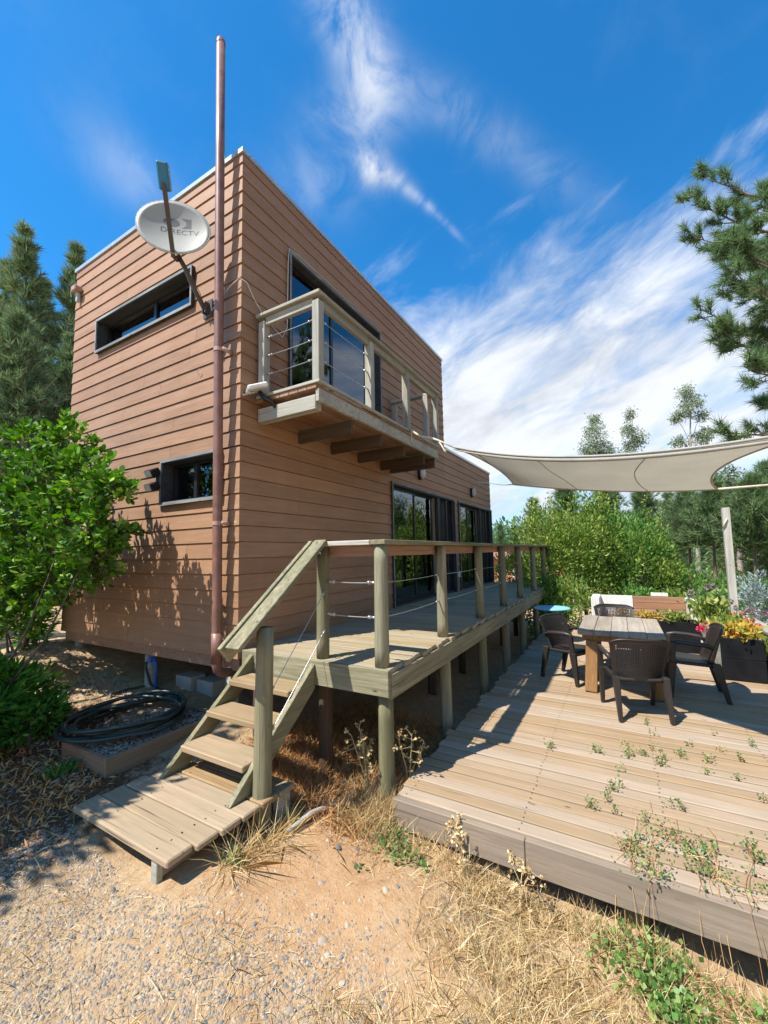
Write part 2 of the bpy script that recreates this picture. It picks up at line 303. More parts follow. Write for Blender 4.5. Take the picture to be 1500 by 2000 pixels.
MAT['mauve'] = leafmat('faded_flower', [(0, (.16, .11, .10)), (.5, (.28, .20, .20)), (1, (.36, .30, .36))], .7, .2)
MAT['ivy'] = leafmat('clover_leaf', [(0, (.06, .16, .03)), (.5, (.16, .30, .07)), (1, (.34, .42, .13))], .4, .35)
MAT['wooden'] = leafmat('far_wood', [(0, (0.099, 0.198, 0.099)), (1, (0.264, 0.396, 0.198))], .6, .2)
MAT['hill'] = plain('hazed_hill_forest', (.12, .20, .24), .95, .1, 0, .35, .4)  # blue distance haze put into the forest colour

# ------------------------------------------------------------------ mesh helpers
def boardmesh(name, hw, ln, th, ch, mat):
    """plank along y with chamfered top edges"""
    pr = [(-hw, -th), (hw, -th), (hw, th-ch), (hw-ch*.9, th), (-hw+ch*.9, th), (-hw, th-ch)]
    v = [(x, y, z) for y in (-ln, ln) for x, z in pr]; n = 6
    fcs = [(j, j+n, (j+1) % n+n, (j+1) % n) for j in range(n)]+[tuple(range(n)), tuple(range(n, 2*n))[::-1]]
    m_ = bpy.data.meshes.new(name); m_.from_pydata(v, [], fcs); m_.materials.append(MAT[mat]); return m_
class MB:
    def __init__(s): s.v = []; s.f = []
    def add(s, vs, fs):
        k = len(s.v); s.v += [tuple(map(float, q)) for q in vs]; s.f += [tuple(i+k for i in q) for q in fs]; return s
    def box(s, x0, x1, y0, y1, z0, z1):
        x0, x1 = min(x0, x1), max(x0, x1); y0, y1 = min(y0, y1), max(y0, y1); z0, z1 = min(z0, z1), max(z0, z1)
        return s.add([(x0, y0, z0), (x1, y0, z0), (x1, y1, z0), (x0, y1, z0), (x0, y0, z1), (x1, y0, z1), (x1, y1, z1), (x0, y1, z1)],
                     [(0, 3, 2, 1), (4, 5, 6, 7), (0, 1, 5, 4), (1, 2, 6, 5), (2, 3, 7, 6), (3, 0, 4, 7)])
    def bar(s, a, b, w, h, upv=(0, 0, 1), ext=0):
        """box beam from a to b, w across, h along up"""
        a = Vector(a); b = Vector(b); d = (b-a).normalized(); a = a-d*ext; b = b+d*ext
        sd = d.cross(Vector(upv)).normalized(); u = sd.cross(d).normalized(); vs = []
        for p in (a, b):
            for i, j in ((-1, -1), (1, -1), (1, 1), (-1, 1)): vs.append(p+sd*(i*w/2)+u*(j*h/2))
        return s.add(vs, [(0, 1, 2, 3), (7, 6, 5, 4), (0, 4, 5, 1), (1, 5, 6, 2), (2, 6, 7, 3), (3, 7, 4, 0)])
    def tube(s, pts, rad, n=8, cap=True):
        pts = [Vector(p) for p in pts]; rad = rad if hasattr(rad, '__len__') else [rad]*len(pts); k = len(s.v); ref = None
        for i, p in enumerate(pts):
            d = (pts[min(i+1, len(pts)-1)]-pts[max(i-1, 0)]).normalized()
            if ref is None: ref = d.orthogonal().normalized()
            ref = (ref-d*ref.dot(d)).normalized(); q = d.cross(ref)
            for j in range(n):
                t = 2*math.pi*j/n; s.v.append(tuple(p+(ref*math.cos(t)+q*math.sin(t))*rad[i]))
        for i in range(len(pts)-1):
            for j in range(n): s.f.append((k+i*n+j, k+i*n+(j+1) % n, k+(i+1)*n+(j+1) % n, k+(i+1)*n+j))
        if cap: s.f.append(tuple(k+j for j in range(n))[::-1]); s.f.append(tuple(k+(len(pts)-1)*n+j for j in range(n)))
        return s
    def lathe(s, prof, c=(0, 0, 0), n=20):
        k = len(s.v)
        for r_, z in prof:
            for j in range(n): t = 2*math.pi*j/n; s.v.append((c[0]+r_*math.cos(t), c[1]+r_*math.sin(t), c[2]+z))
        for i in range(len(prof)-1):
            for j in range(n): s.f.append((k+i*n+j, k+i*n+(j+1) % n, k+(i+1)*n+(j+1) % n, k+(i+1)*n+j))
        return s
    def build(s, name, mat, parent=None, smooth=False, bevel=0, off=None):
        me = bpy.data.meshes.new(name); o = None
        base = Vector((0, 0, 0)); p = parent
        while p is not None: base += p.location; p = p.parent
        if off is not None: base = Vector(off)
        me.from_pydata([tuple(Vector(v)-base) for v in s.v], [], s.f); me.update()
        return fin(name, me, mat, parent, smooth, bevel)
def fin(name, me, mat, parent=None, smooth=False, bevel=0):
    if mat: me.materials.append(MAT[mat] if isinstance(mat, str) else mat)
    if smooth: me.polygons.foreach_set('use_smooth', [True]*len(me.polygons))
    o = bpy.data.objects.new(name, me); COL.objects.link(o)
    if parent is not None: o.parent = parent
    if bevel:
        bv = o.modifiers.new('bevel', 'BEVEL'); bv.width = bevel; bv.segments = 1; bv.limit_method = 'ANGLE'
    return o
def tag(o, label=None, cat=None, group=None, kind=None):
    if label: o['label'] = label
    if cat: o['category'] = cat
    if group: o['group'] = group
    if kind: o['kind'] = kind
    return o
def thing(name, label, cat, loc=(0, 0, 0), group=None, rz=0):
    o = bpy.data.objects.new(name, None); COL.objects.link(o); o.location = loc; o.rotation_euler.z = rz; o.empty_display_size = .1
    return tag(o, label, cat, group)
def arr_mesh(name, V, nper, mat, parent=None, smooth=False, base=(0, 0, 0)):
    """V: (k*nper,3) vertices, faces of nper verts each"""
    V = np.asarray(V, np.float32)-np.asarray(base, np.float32); me = bpy.data.meshes.new(name); k = len(V)//nper
    me.vertices.add(len(V)); me.vertices.foreach_set('co', V.ravel()); me.loops.add(k*nper); me.polygons.add(k)
    me.loops.foreach_set('vertex_index', np.arange(k*nper, dtype=np.int32)); me.polygons.foreach_set('loop_start', np.arange(0, k*nper, nper, dtype=np.int32))
    me.polygons.foreach_set('loop_total', np.full(k, nper, np.int32)); me.update(calc_edges=True); me.validate()
    return fin(name, me, mat, parent, smooth)
def nrm(a): return a/np.maximum(np.linalg.norm(a, axis=-1, keepdims=True), 1e-9)
def leaves(P, ax, size, wid=.5, jit=.35, rs=None):
    """diamond leaves, P positions, ax axis directions; returns (4n,3)"""
    n = len(P); rs = rs or rng; ax = nrm(ax+rs.normal(0, jit, (n, 3))); sd = nrm(np.cross(ax, rs.normal(0, 1, (n, 3))))
    nn = np.cross(ax, sd); L_ = (size*rs.uniform(.65, 1.3, n))[:, None]
    a = P; b = P+ax*L_*.5+sd*L_*wid*.5+nn*L_*.08; c_ = P+ax*L_; d = P+ax*L_*.5-sd*L_*wid*.5+nn*L_*.08
    return np.stack([a, b, c_, d], 1).reshape(-1, 3)
def needles(P, ax, length, w, rs=None):
    n = len(P); rs = rs or rng; sd = nrm(np.cross(ax, rs.normal(0, 1, (n, 3))))*w; L_ = (length*rs.uniform(.7, 1.15, n))[:, None]
    return np.stack([P-sd, P+sd, P+nrm(ax)*L_], 1).reshape(-1, 3)

# ------------------------------------------------------------------ ground
GC = np.array([(0, 3.6, -.16), (-.5, 2.9, -.26), (-.2, 2.5, -.45), (.1, 1.6, -.50), (0, .6, -.62), (-.9, .5, -.70), (-1.5, 0, -.74), (-1.3, -1, -.82), (-.6, -.6, -.82),
    (.1, -1.5, -1.0), (-.6, -1.1, -.86), (0, -2.9, -1.13), (-.1, -4.2, -1.22), (-2.7, -3.2, -1.02), (-1.2, -2.3, -.96), (-2.4, -.6, -.84), (-2, 2, -.62), (-1.3, 2, -.58), (-1.6, 3.6, -.42),
    (1.2, -.8, -1.0), (3, -2, -1.2), (3, -4, -1.3), (6, -2, -1.25), (3, 1.5, -.75), (6, 1.5, -.95), (9, 1.5, -1.1), (8, -1, -1.2), (3, 4, -.3), (8, 5, -.7), (0, 7, .1), (-5, 6, .1), (-6, 0, -.7), (-5, -6, -1.1), (2, -8, -1.5), (7, -4, -1.25), (9, -6, -1.5), (12, -2, -1.5), (14, -8, -1.8), (18, 3, -1.8), (-1, 14, .6), (12, 12, -.8)])
def zg(x, y):
    x = np.asarray(x, float); y = np.asarray(y, float); sh = x.shape; X = x.ravel(); Y = y.ravel()
    w = 1/((X[:, None]-GC[:, 0])**2+(Y[:, None]-GC[:, 1])**2+.06)**1.7
    z = (w*GC[:, 2]).sum(1)/w.sum(1)
    far = np.clip((np.hypot(X-2, Y)-14)/26, 0, 1); z = z*(1-far)-2.6*far
    nr = np.clip(1-np.hypot(X+1, Y+1)/12, 0, 1)
    z = z+nr*(.016*np.sin(X*5.1+1.3*np.sin(Y*3.7))+.013*np.sin(Y*7.3+X*2.9)+.008*np.sin(X*13+Y*11))
    return z.reshape(sh)
t = np.linspace(-1, 1, 340); gx = np.sign(t)*(np.abs(t)**6)*900+t*5-1; gy = np.sign(t)*(np.abs(t)**6)*900+t*5-1.1
GX, GY = np.meshgrid(gx, gy, indexing='ij'); GZ = zg(GX, GY); n_ = len(t)
me = bpy.data.meshes.new('ground'); idx = np.arange(n_*n_).reshape(n_, n_)
me.from_pydata(np.stack([GX, GY, GZ], -1).reshape(-1, 3).tolist(), [], np.stack([idx[:-1, :-1], idx[1:, :-1], idx[1:, 1:], idx[:-1, 1:]], -1).reshape(-1, 4).tolist())
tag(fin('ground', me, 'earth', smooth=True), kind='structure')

# far hill
hx = np.linspace(-1, 1, 40); mb = MB(); pts = []
for i, a in enumerate(np.linspace(-.5, 1.3, 60)):
    hh = 16+12*math.exp(-((a-.42)/.22)**2)+4*math.sin(a*9)+2*math.sin(a*31)
    for j, (rr, q) in enumerate(((330, 0), (370, .6), (420, 1), (520, .7))): pts.append((math.cos(a)*rr, math.sin(a)*rr, -4+hh*q+(.8*math.sin(a*97+j) if q else 0)))
mb.add(pts, [(i*4+j, (i+1)*4+j, (i+1)*4+j+1, i*4+j+1) for i in range(59) for j in range(3)]); tag(mb.build('hill', 'hill', smooth=True), kind='structure')

# ------------------------------------------------------------------ house
CO = .16; HX, HY, HZ, LX, LZ = 5.49, 3.55, 5.20, 9.03, 3.20
house = thing('house', 'two storey brown cabin with lap siding, flat roof and lower wing', 'house', (0, 0, 0))
# openings: (u0,u1,z0,z1)
OPL = [(.75, 2.84, 3.77, 4.24), (.24, 1.25, 1.56, 2.07)]          # side wall, u = y
OPF = [(.66, 2.74, 2.62, 4.56), (3.04, 5.95, .09, 2.15), (6.22, 8.98, .09, 2.15)]   # front wall, u = x
def rects(u0, u1, z0, z1, ops):
    us = sorted({u0, u1, *[q for o in ops for q in o[:2] if u0 < q < u1]}); out = []
    zs = sorted({z0, z1, *[q for o in ops for q in o[2:] if z0 < q < z1]})
    for za, zb in zip(zs, zs[1:]):
        run = None
        for ua, ub in zip(us, us[1:]):
            cu_, cz = (ua+ub)/2, (za+zb)/2
            if any(o[0] < cu_ < o[1] and o[2] < cz < o[3] for o in ops):
                if run: out.append((*run, za, zb)); run = None
            else: run = (run[0], ub) if run else (ua, ub)
        if run: out.append((*run, za, zb))
    return out
# shell walls
mb = MB(); T_ = .12
for u0, u1, z0, z1 in rects(.03, HY-.03, 0, HZ-.05, OPL): mb.box(.03, .03+T_, u0, u1, z0, z1)
for u0, u1, z0, z1 in rects(.15, HX, 0, HZ-.05, OPF): mb.box(u0, u1, .03, .03+T_, z0, z1)
for u0, u1, z0, z1 in rects(HX, LX-.03, 0, LZ-.05, OPF): mb.box(u0, u1, .03, .03+T_, z0, z1)
OPB = [(.5, 5.0, 2.75, 4.5), (3.0, 5.2, .5, 2.15), (6.0, 8.6, .5, 2.15)]  # unseen back-wall openings, added to let sun in behind the curtains
for u0, u1, z0, z1 in rects(.15, LX-.15, 0, LZ-.05, OPB)+rects(.15, HX-.12, LZ-.05, HZ-.05, OPB): mb.box(u0, u1, HY-.15, HY-.03, z0, z1)
mb.box(LX-.15, LX-.03, .15, HY-.03, 0, LZ-.05); mb.box(HX-.12, HX-.03, .15, HY-.15, LZ, HZ-.05)
mb.build('wall', 'void', house)
MB().box(.15, LX-.15, .15, HY-.15, -.02, .06).build('floor', 'void', house)
MB().box(.15, HX-.13, .15, HY-.16, 2.40, 2.56).build('upper_floor', 'void', house)
mb = MB(); mb.box(.02, HX-.02, .02, HY-.02, HZ-.10, HZ+.02); mb.box(HX, LX-.02, .02, HY-.02, LZ-.10, LZ+.02); rf = mb.build('roof', 'flash', house)
# roof flashing
fl = MB(); fl.box(-.030, .06, -.030, HY+.03, HZ+.025, HZ+.075); fl.box(.065, HX+.03, -.030, .05, HZ+.025, HZ+.072); fl.box(HX+.032, LX+.03, -.030, .05, LZ+.025, LZ+.072); fl.box(LX-.05, LX+.03, .055, HY, LZ+.025, LZ+.075)
fl.build('flashing', 'flash', rf)
# siding courses, each board lapped over the one below
def lap(u0, u1, z0, z1, zc, side):
    """board piece between heights z0,z1 of the course starting at zc; tilted: proud at the bottom"""
    def dpt(z): return .0185-.0125*(z-zc)/CO
    a, b = dpt(z0), dpt(z1); m_ = MB(); ma, mb_, mi = (a, b, -.03) if u0 == 0 else (0, 0, 0)
    if side == 'L': vs = [(-a, u0-ma, z0), (-b, u0-mb_, z1), (.03, u0-mi, z1), (.03, u0-mi, z0), (-a, u1, z0), (-b, u1, z1), (.03, u1, z1), (.03, u1, z0)]
    else: vs = [(u0-ma, -a, z0), (u0-mb_, -b, z1), (u0-mi, .03, z1), (u0-mi, .03, z0), (u1, -a, z0), (u1, -b, z1), (u1, .03, z1), (u1, .03, z0)]
    return m_.add(vs, [(0, 1, 2, 3), (7, 6, 5, 4), (0, 4, 5, 1), (1, 5, 6, 2), (2, 6, 7, 3), (3, 7, 4, 0)])
def courses(side, U0, U1, ztop, ops, mat):
    k = 0; z = 0.0; rr = random.Random(5 if side == 'L' else 9+int(U0))
    while z < ztop-.01:
        z1 = min(z+CO, ztop); j = []
        if U1-U0 > 3 and rr.random() < .8: j = [U0+(U1-U0)*(rr.choice((.22, .34, .5, .62, .74))+rr.uniform(-.05, .05))]
        ends = [U0]+j+[U1]
        for a, b in zip(ends, ends[1:]):
            for u0, u1, za, zb in rects(a, b, z, z1-.004, ops):
                if u1-u0 < .02 or zb-za < .01: continue
                e0 = .0015 if u0 == a and a != U0 else 0; e1 = .0015 if u1 == b and b != U1 else 0
                dz = 0.0012*math.sin(z*40)
                lap(u0+e0, u1-e1, za+(dz if za == z else 0), zb, z, side).build('siding_board', mat, house)
        z += CO
courses('L', .0, HY, HZ+.025, OPL, 'sidy')
courses('F', .0, HX, HZ+.025, OPF, 'sidx')
courses('F', HX+.001, LX, LZ+.025, OPF, 'sidx')
# exposed upper end wall over the wing, thin corner beads
MB().box(HX-.028, HX+.003, .035, HY, LZ+.08, HZ+.02).build('end_wall', 'sidy', house)
# dark rim beam under the siding, stumps
sk = MB(); sk.box(.035, .085, .02, HY-.02, -.13, -.003); sk.box(.09, LX-.05, .03, .08, -.14, -.003); sk.box(.09, LX-.05, HY-.1, HY-.05, -.14, -.003)
for y in (1.2, 2.4): sk.box(.09, LX-.05, y, y+.06, -.14, -.03)
sk.build('rim_beam', 'redx', house)
for x in (.10, 2.4, 4.7, 7.0, 8.8):
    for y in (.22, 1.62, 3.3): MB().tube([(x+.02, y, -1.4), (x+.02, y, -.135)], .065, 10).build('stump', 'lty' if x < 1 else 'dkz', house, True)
# windows -------------------------------------------------
def win_side(y0, y1, z0, z1, mull):
    fr = MB()   # outer trim proud of the wall, with a deep reveal
    w = .055
    fr.box(-.055, .13, y0, y1, z0, z0+.035); fr.box(-.055, .13, y0, y1, z1-.035, z1); fr.box(-.053, .13, y0, y0+.035, z0+.035, z1-.035); fr.box(-.053, .13, y1-.035, y1, z0+.035, z1-.035)
    wi = fr.build('window', 'reveal', house)
    tm = MB(); tm.box(-.060, -.0555, y0-.004, y1+.004, z0-.004, z0+.030); tm.box(-.060, -.0555, y0-.004, y1+.004, z1-.026, z1+.004); tm.box(-.060, -.0555, y0-.004, y0+.022, z0+.031, z1-.027); tm.box(-.060, -.0555, y1-.022, y1+.004, z0+.031, z1-.027); tm.build('trim', 'frame', wi)
    s_ = MB(); a, b = y0+.036, y1-.036; c_, d = z0+.036, z1-.036
    s_.box(.08, .12, a, a+.035, c_, d); s_.box(.08, .12, b-.035, b, c_, d); s_.box(.081, .119, a+.035, b-.035, c_, c_+.035); s_.box(.081, .119, a+.035, b-.035, d-.035, d); s_.box(.075, .125, mull-.025, mull+.025, c_+.035, d-.035)
    s_.build('sash', 'black', wi)
    MB().box(.098, .102, a+.03, mull-.02, c_+.03, d-.03).build('pane', 'glass', wi); MB().box(.108, .112, mull+.02, b-.03, c_+.03, d-.03).build('pane', 'glass', wi)
    return wi
win_side(*OPL[0], 1.66); w2 = win_side(*OPL[1], .80)
def curtain(x0, x1, z0, z1, y, parent, amp=.03, n=60, bow=0):
    mb = MB(); vs = []
    for i in range(n+1):
        t_ = i/n; x = x0+(x1-x0)*t_; yy = y+amp*math.sin(t_*(x1-x0)*38+.6*math.sin(t_*9))
        for q in range(7): qz = q/6; vs.append((x-bow*(qz-.35)**2*(1 if qz > .35 else .2), yy, z1+(z0-z1)*qz))
    mb.add(vs, [(i*7+q, (i+1)*7+q, (i+1)*7+q+1, i*7+q+1) for i in range(n) for q in range(6)])
    return mb.build('curtain', 'curt', parent, True)
mbc = MB(); vs = []
for i in range(25):
    yy = .84+i*.014
    for q in range(3): vs.append((.18+.01*math.sin(i*1.3), yy, 2.02-.2*q))
mbc.add(vs, [(i*3+q, (i+1)*3+q, (i+1)*3+q+1, i*3+q+1) for i in range(24) for q in range(2)]); mbc.build('curtain', 'curt', w2)
def win_front(x0, x1, z0, z1, panes, trim=True, panels=()):
    fr = MB(); o_ = -.05
    fr.box(x0, x1, o_, .13, z1-.05, z1); fr.box(x0, x0+.04, o_+.002, .13, z0, z1-.05); fr.box(x1-.04, x1, o_+.002, .13, z0, z1-.05); fr.box(x0+.04, x1-.04, .0, .13, z0-.005, z0+.03)
    wi = fr.build('window', 'reveal', house)
    tm = MB(); tm.box(x0-.004, x1+.004, -.055, -.0505, z1-.024, z1+.004); tm.box(x0-.004, x0+.018, -.055, -.0505, z0, z1-.025); tm.box(x1-.018, x1+.004, -.055, -.0505, z0, z1-.025); tm.build('trim', 'frame', wi)
    for (a, b, yy) in panes:
        s_ = MB(); t_ = .048; c_, d = z0+.032, z1-.052
        s_.box(a, a+t_, yy, yy+.035, c_, d); s_.box(b-t_, b, yy, yy+.035, c_, d); s_.box(a+t_, b-t_, yy+.001, yy+.034, c_, c_+t_+.03); s_.box(a+t_, b-t_, yy+.001, yy+.034, d-t_, d)
        sa = s_.build('sash', 'black', wi); MB().box(a+t_-.01, b-t_+.01, yy+.015, yy+.019, c_+t_, d-t_+.01).build('pane', 'glass', wi)
    for (a, b, yy) in panels:
        MB().box(a, b, yy, yy+.03, z0+.032, z1-.052).build('panel', 'shutter', wi)
    return wi
wu = win_front(*OPF[0], [(.70, 1.60, .05), (1.55, 2.70, .09)]); curtain(1.66, 2.68, 2.66, 4.48, .165, wu, .018, 90)
d1 = win_front(*OPF[1], [(3.08, 4.08, .05), (4.00, 4.98, .09)], panels=[(4.98, 5.10, -.03), (5.10, 5.46, .06), (5.46, 5.53, -.02), (5.53, 5.84, .09), (5.84, 5.91, -.02)])
curtain(3.34, 4.02, .13, 2.06, .158, d1, .018); curtain(4.10, 4.60, .13, 2.06, .168, d1, .016, 40, .25)
d2 = win_front(*OPF[2], [(6.26, 7.10, .05), (7.06, 7.90, .09)], panels=[(7.90, 8.02, -.02), (8.02, 8.40, .07), (8.40, 8.48, -.02), (8.48, 8.80, .08), (8.80, 8.94, -.03)])
curtain(6.55, 7.06, .13, 2.06, .158, d2, .018); curtain(7.3, 7.85, .13, 2.06, .168, d2, .016)

# ------------------------------------------------------------------ balcony (part of the house)
BX0, BX1, BY, BZ = .20, 3.12, -.84, 2.60
mb = MB(); mb.box(BX0, BX1, BY-.002, BY+.04, 2.43, 2.555); mb.box(BX0-.001, BX0+.04, BY+.042, -.03, 2.36, 2.50); mb.box(BX1-.04, BX1, BY+.042, -.03, 2.40, 2.555)
bal = mb.build('balcony', 'lty', house, bevel=.004)
for i in range(7): MB().box(BX0-.015, BX1+.015, BY+.02+i*.117, BY+.02+i*.117+.110, 2.558, 2.596).build('floor_board', 'redx', bal)
mb = MB(); mb.box(BX0-.03, BX0+.09, BY-.03, -.03, 2.600, 2.632); mb.build('edge_plank', 'lty', bal, bevel=.004)
MB().box(BX0+.092, BX1+.02, BY-.03, BY+.012, 2.600, 2.628).build('edge_plank', 'ltx', bal, bevel=.004)
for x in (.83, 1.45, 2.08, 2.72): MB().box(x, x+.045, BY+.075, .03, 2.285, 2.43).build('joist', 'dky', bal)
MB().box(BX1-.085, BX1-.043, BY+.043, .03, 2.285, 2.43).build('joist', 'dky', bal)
MB().box(BX0+.045, BX0+.09, BY+.043, .03, 2.36, 2.50).build('joist', 'lty', bal)
for (x, y) in ((BX0+.02, -.095), (BX0+.02, BY+.02), (1.15, BY+.02), (2.08, BY+.02), (BX1-.03, BY+.02), (BX1-.03, -.095), (BX1-.13, BY+.13)):
    MB().box(x-.042, x+.042, y-.042, y+.042, 2.633, 3.43).build('post', 'ltz', bal, bevel=.005)
MB().box(BX0-.045, BX0+.085, BY-.045, -.03, 3.472, 3.510).build('handrail', 'lty', bal, bevel=.006)
MB().box(BX0-.005, BX0+.04, BY+.068, -.14, 3.385, 3.471).build('sub_rail', 'lty', bal, bevel=.004)
MB().box(BX0+.087, BX1+.03, BY-.045, BY+.085, 3.470, 3.508).build('handrail', 'ltx', bal, bevel=.006)
MB().box(BX0+.068, BX1-.02, BY-.002, BY+.042, 3.385, 3.469).build('sub_rail', 'ltx', bal, bevel=.004)
MB().box(BX1-.075, BX1+.03, BY+.087, -.03, 3.47, 3.508).build('handrail', 'lty', bal, bevel=.006)
def cable(a, b, par, sag=.006, r_=.0035, name='cable'):
    a = Vector(a); b = Vector(b); pts = [a.lerp(b, k/8)-Vector((0, 0, sag*4*(k/8)*(1-k/8))) for k in range(9)]
    mb = MB().tube(pts, r_, 5)
    for p, q in ((a, b), (b, a)):
        d = (q-p).normalized(); mb.tube([p, p+d*.05], r_*2.4, 6); mb.tube([p+d*.055, p+d*.075], r_*3.4, 6)
    return mb.build(name, 'steel', par, True)
for z in (2.86, 3.06, 3.26):
    cable((BX0+.02, -.14, z), (BX0+.02, BY+.065, z), bal)
    xs = [BX0+.065, 1.105]; cable((BX0+.065, BY+.02, z), (1.105, BY+.02, z), bal)

# ------------------------------------------------------------------ raised deck
DZ = .083; DY = -1.65; DX1 = 9.0; PX = [.10, 1.37, 2.70, 3.98, 5.26, 6.68, 8.05]
deck = thing('deck', 'raised timber deck with post and rail along the front of the cabin', 'deck', (0, -.8, -1))
sh = MB().box(-.056, .056, -.80, .80, -.018, .018); me = None
x = .115; k = 0; bme = []
for ln_ in (.80, .79, .81):
    bme.append(boardmesh('deck_board', .0522, ln_, .018, .004, 'deck'))
while x < DX1-.03:
    o = bpy.data.objects.new('board', bme[k % 3]); COL.objects.link(o); o.parent = deck
    o.location = Vector((x, -.83+random.uniform(-.008, .008)+(0 if k > 1 else .0), DZ-.018+random.uniform(-.003, .003)))-deck.location
    o.rotation_euler.z = random.uniform(-.003, .003); x += .118; k += 1
MB().box(.012, .056, -1.648, -.04, DZ-.20, DZ+.001).build('end_beam', 'grny', deck, bevel=.004)
MB().box(.06, DX1, -1.652, -1.608, DZ-.225, DZ-.04).build('front_beam', 'grnx', deck, bevel=.004)
MB().box(.06, DX1, -.86, -.81, DZ-.20, DZ-.04).build('joist', 'dkx', deck)
MB().box(.06, DX1, -.12, -.07, DZ-.20, DZ-.04).build('joist', 'dkx', deck)
def pole_(x, y, z0, z1, r_, par, mat='grnz', name='post', lean=(0, 0)):
    pts = [(x+lean[0]*(q/7), y+lean[1]*(q/7), z0+(z1-z0)*q/7) for q in range(8)]
    rr = [r_*(1.04-.07*q/7+random.uniform(-.015, .015)) for q in range(8)]
    return MB().tube(pts, rr, 14).build(name, mat, par, True)
for i, x in enumerate(PX):
    pole_(x, -1.545, DZ+.002, 1.045, .056, deck, lean=(random.uniform(-.015, .015), random.uniform(-.012, .012)))
    pole_(x+.02, -1.555, -1.45, DZ-.205 if i == 0 else DZ-.04, .062, deck, 'grnz', 'pile', lean=(0, random.uniform(-.01, .01)))
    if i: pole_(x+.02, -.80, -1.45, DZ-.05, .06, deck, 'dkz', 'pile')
pole_(DX1-.1, -1.545, DZ, 1.045, .056, deck); pole_(DX1-.06, -.85, DZ, 1.045, .052, deck); pole_(DX1-.1, -1.555, -1.5, DZ-.05, .06, deck, 'grnz', 'pile')
pole_(.12, -.935, DZ+.002, 1.045, .055, deck, lean=(.01, 0)); pole_(.16, -.93, -1.3, DZ-.05, .06, deck, 'dkz', 'pile'); pole_(.16, -.12, -1.2, DZ-.05, .06, deck, 'dkz', 'pile')
MB().box(.045, .185, -1.475, -.865, 1.048, 1.088).build('handrail', 'lty', deck, bevel=.005)
MB().box(.045, DX1, -1.62, -1.478, 1.048, 1.088).build('handrail', 'grnx', deck, bevel=.005)
MB().box(.16, DX1-.03, -1.487, -1.445, .955, 1.046).build('sub_rail', 'redx', deck, bevel=.003)
MB().box(.178, .22, -1.44, -.86, .955, 1.046).build('sub_rail', 'redy', deck, bevel=.003)
for z in (.46, .74):
    cable((.125, -.99, z), (.11, -1.49, z), deck, .006, .005)
    for a, b in zip(PX, PX[1:]): cable((a+.055, -1.535, z), (b-.055, -1.535, z), deck, .01, .0028)

# ------------------------------------------------------------------ stairs
st = thing('stairs', 'short open timber staircase with round newel post climbing to deck', 'stairs', (-.4, -.55, -.7))
SA, SB = Vector((.008, 0, .02)), Vector((-.80, 0, -.655))
def stringer(y):
    d = (SB-SA).normalized(); mb = MB(); w = .155; n_ = Vector((-d.z, 0, d.x))*-1
    # plumb-cut top at the deck beam, level cut at the landing
    P0 = Vector((.009, y, .060)); P1 = Vector((.009, y, -.145)); P2 = Vector((-.64, y, -.652)); P3 = Vector((-.845, y, -.652))
    vs = [p+Vector((0, q, 0)) for q in (-.022, .022) for p in (P0, P1, P2, P3)]
    mb.add(vs, [(0, 1, 2, 3), (7, 6, 5, 4), (0, 4, 5, 1), (1, 5, 6, 2), (2, 6, 7, 3), (3, 7, 4, 0)]); return mb.build('stringer', 'grnx', st, bevel=.003)
stringer(-.915); stringer(-.175)
for zt, xf in ((-.098, -.265), (-.283, -.485), (-.468, -.705)):
    MB().box(xf, xf+.245, -.892, -.198, zt-.045, zt).build('tread', 'land', st, bevel=.006)
pole_(-.64, -1.005, -1.05, .47, .062, st, 'grnz', 'newel', lean=(.03, .0))
ra, rb = Vector((.045, -.985, 1.092)), Vector((-.875, -.985, .365))
mb = MB().bar(ra, rb, .125, .036, (0, 0, 1)); mb.build('handrail', 'grnx', st, bevel=.004)
dd = (rb-ra).normalized(); nn_ = Vector((dd.z, 0, -dd.x))
mb = MB().bar(ra+Vector((0, .088, -.045)), rb+Vector((0, .088, -.045)), .036, .13, (0, 0, 1)); mb.build('side_rail', 'grnx', st, bevel=.003)
cable((.09, -.985, .66), (-.575, -1.0, -.02), st, .004, .003); cable((.09, -.985, .33), (-.575, -1.0, -.30), st, .004, .003)

# landing platform
lp = thing('landing_platform', 'low landing of wide weathered planks at the foot of the stairs', 'platform', (-.85, -.5, -.85))
x = -1.315; ends = [(-1.02, .02), (-1.05, .0), (-1.07, -.02), (-1.08, -.05), (-1.09, -.06), (-1.10, -.22)]
for i, (a, b) in enumerate(ends):
    w = .155 if i < 1 else .142; o = MB().box(x, x+w, a, b, -.694, -.652-.004*(i % 2)).build('plank', 'land', lp, bevel=.008); o.rotation_euler.z = 0; x += w+.007
for y in (-.90, -.14): MB().box(-1.27, -.44, y, y+.045, -.80, -.697).build('bearer', 'landx', lp)
MB().box(-1.30, -1.262, -.905, -.85, -.93, -.697).build('leg', 'lty', lp, bevel=.004); MB().box(-1.29, -1.25, -.12, -.07, -.9, -.697).build('leg', 'lty', lp)
MB().box(-.55, -.42, -1.06, -1.02, -.95, -.697).build('leg', 'lty', lp)

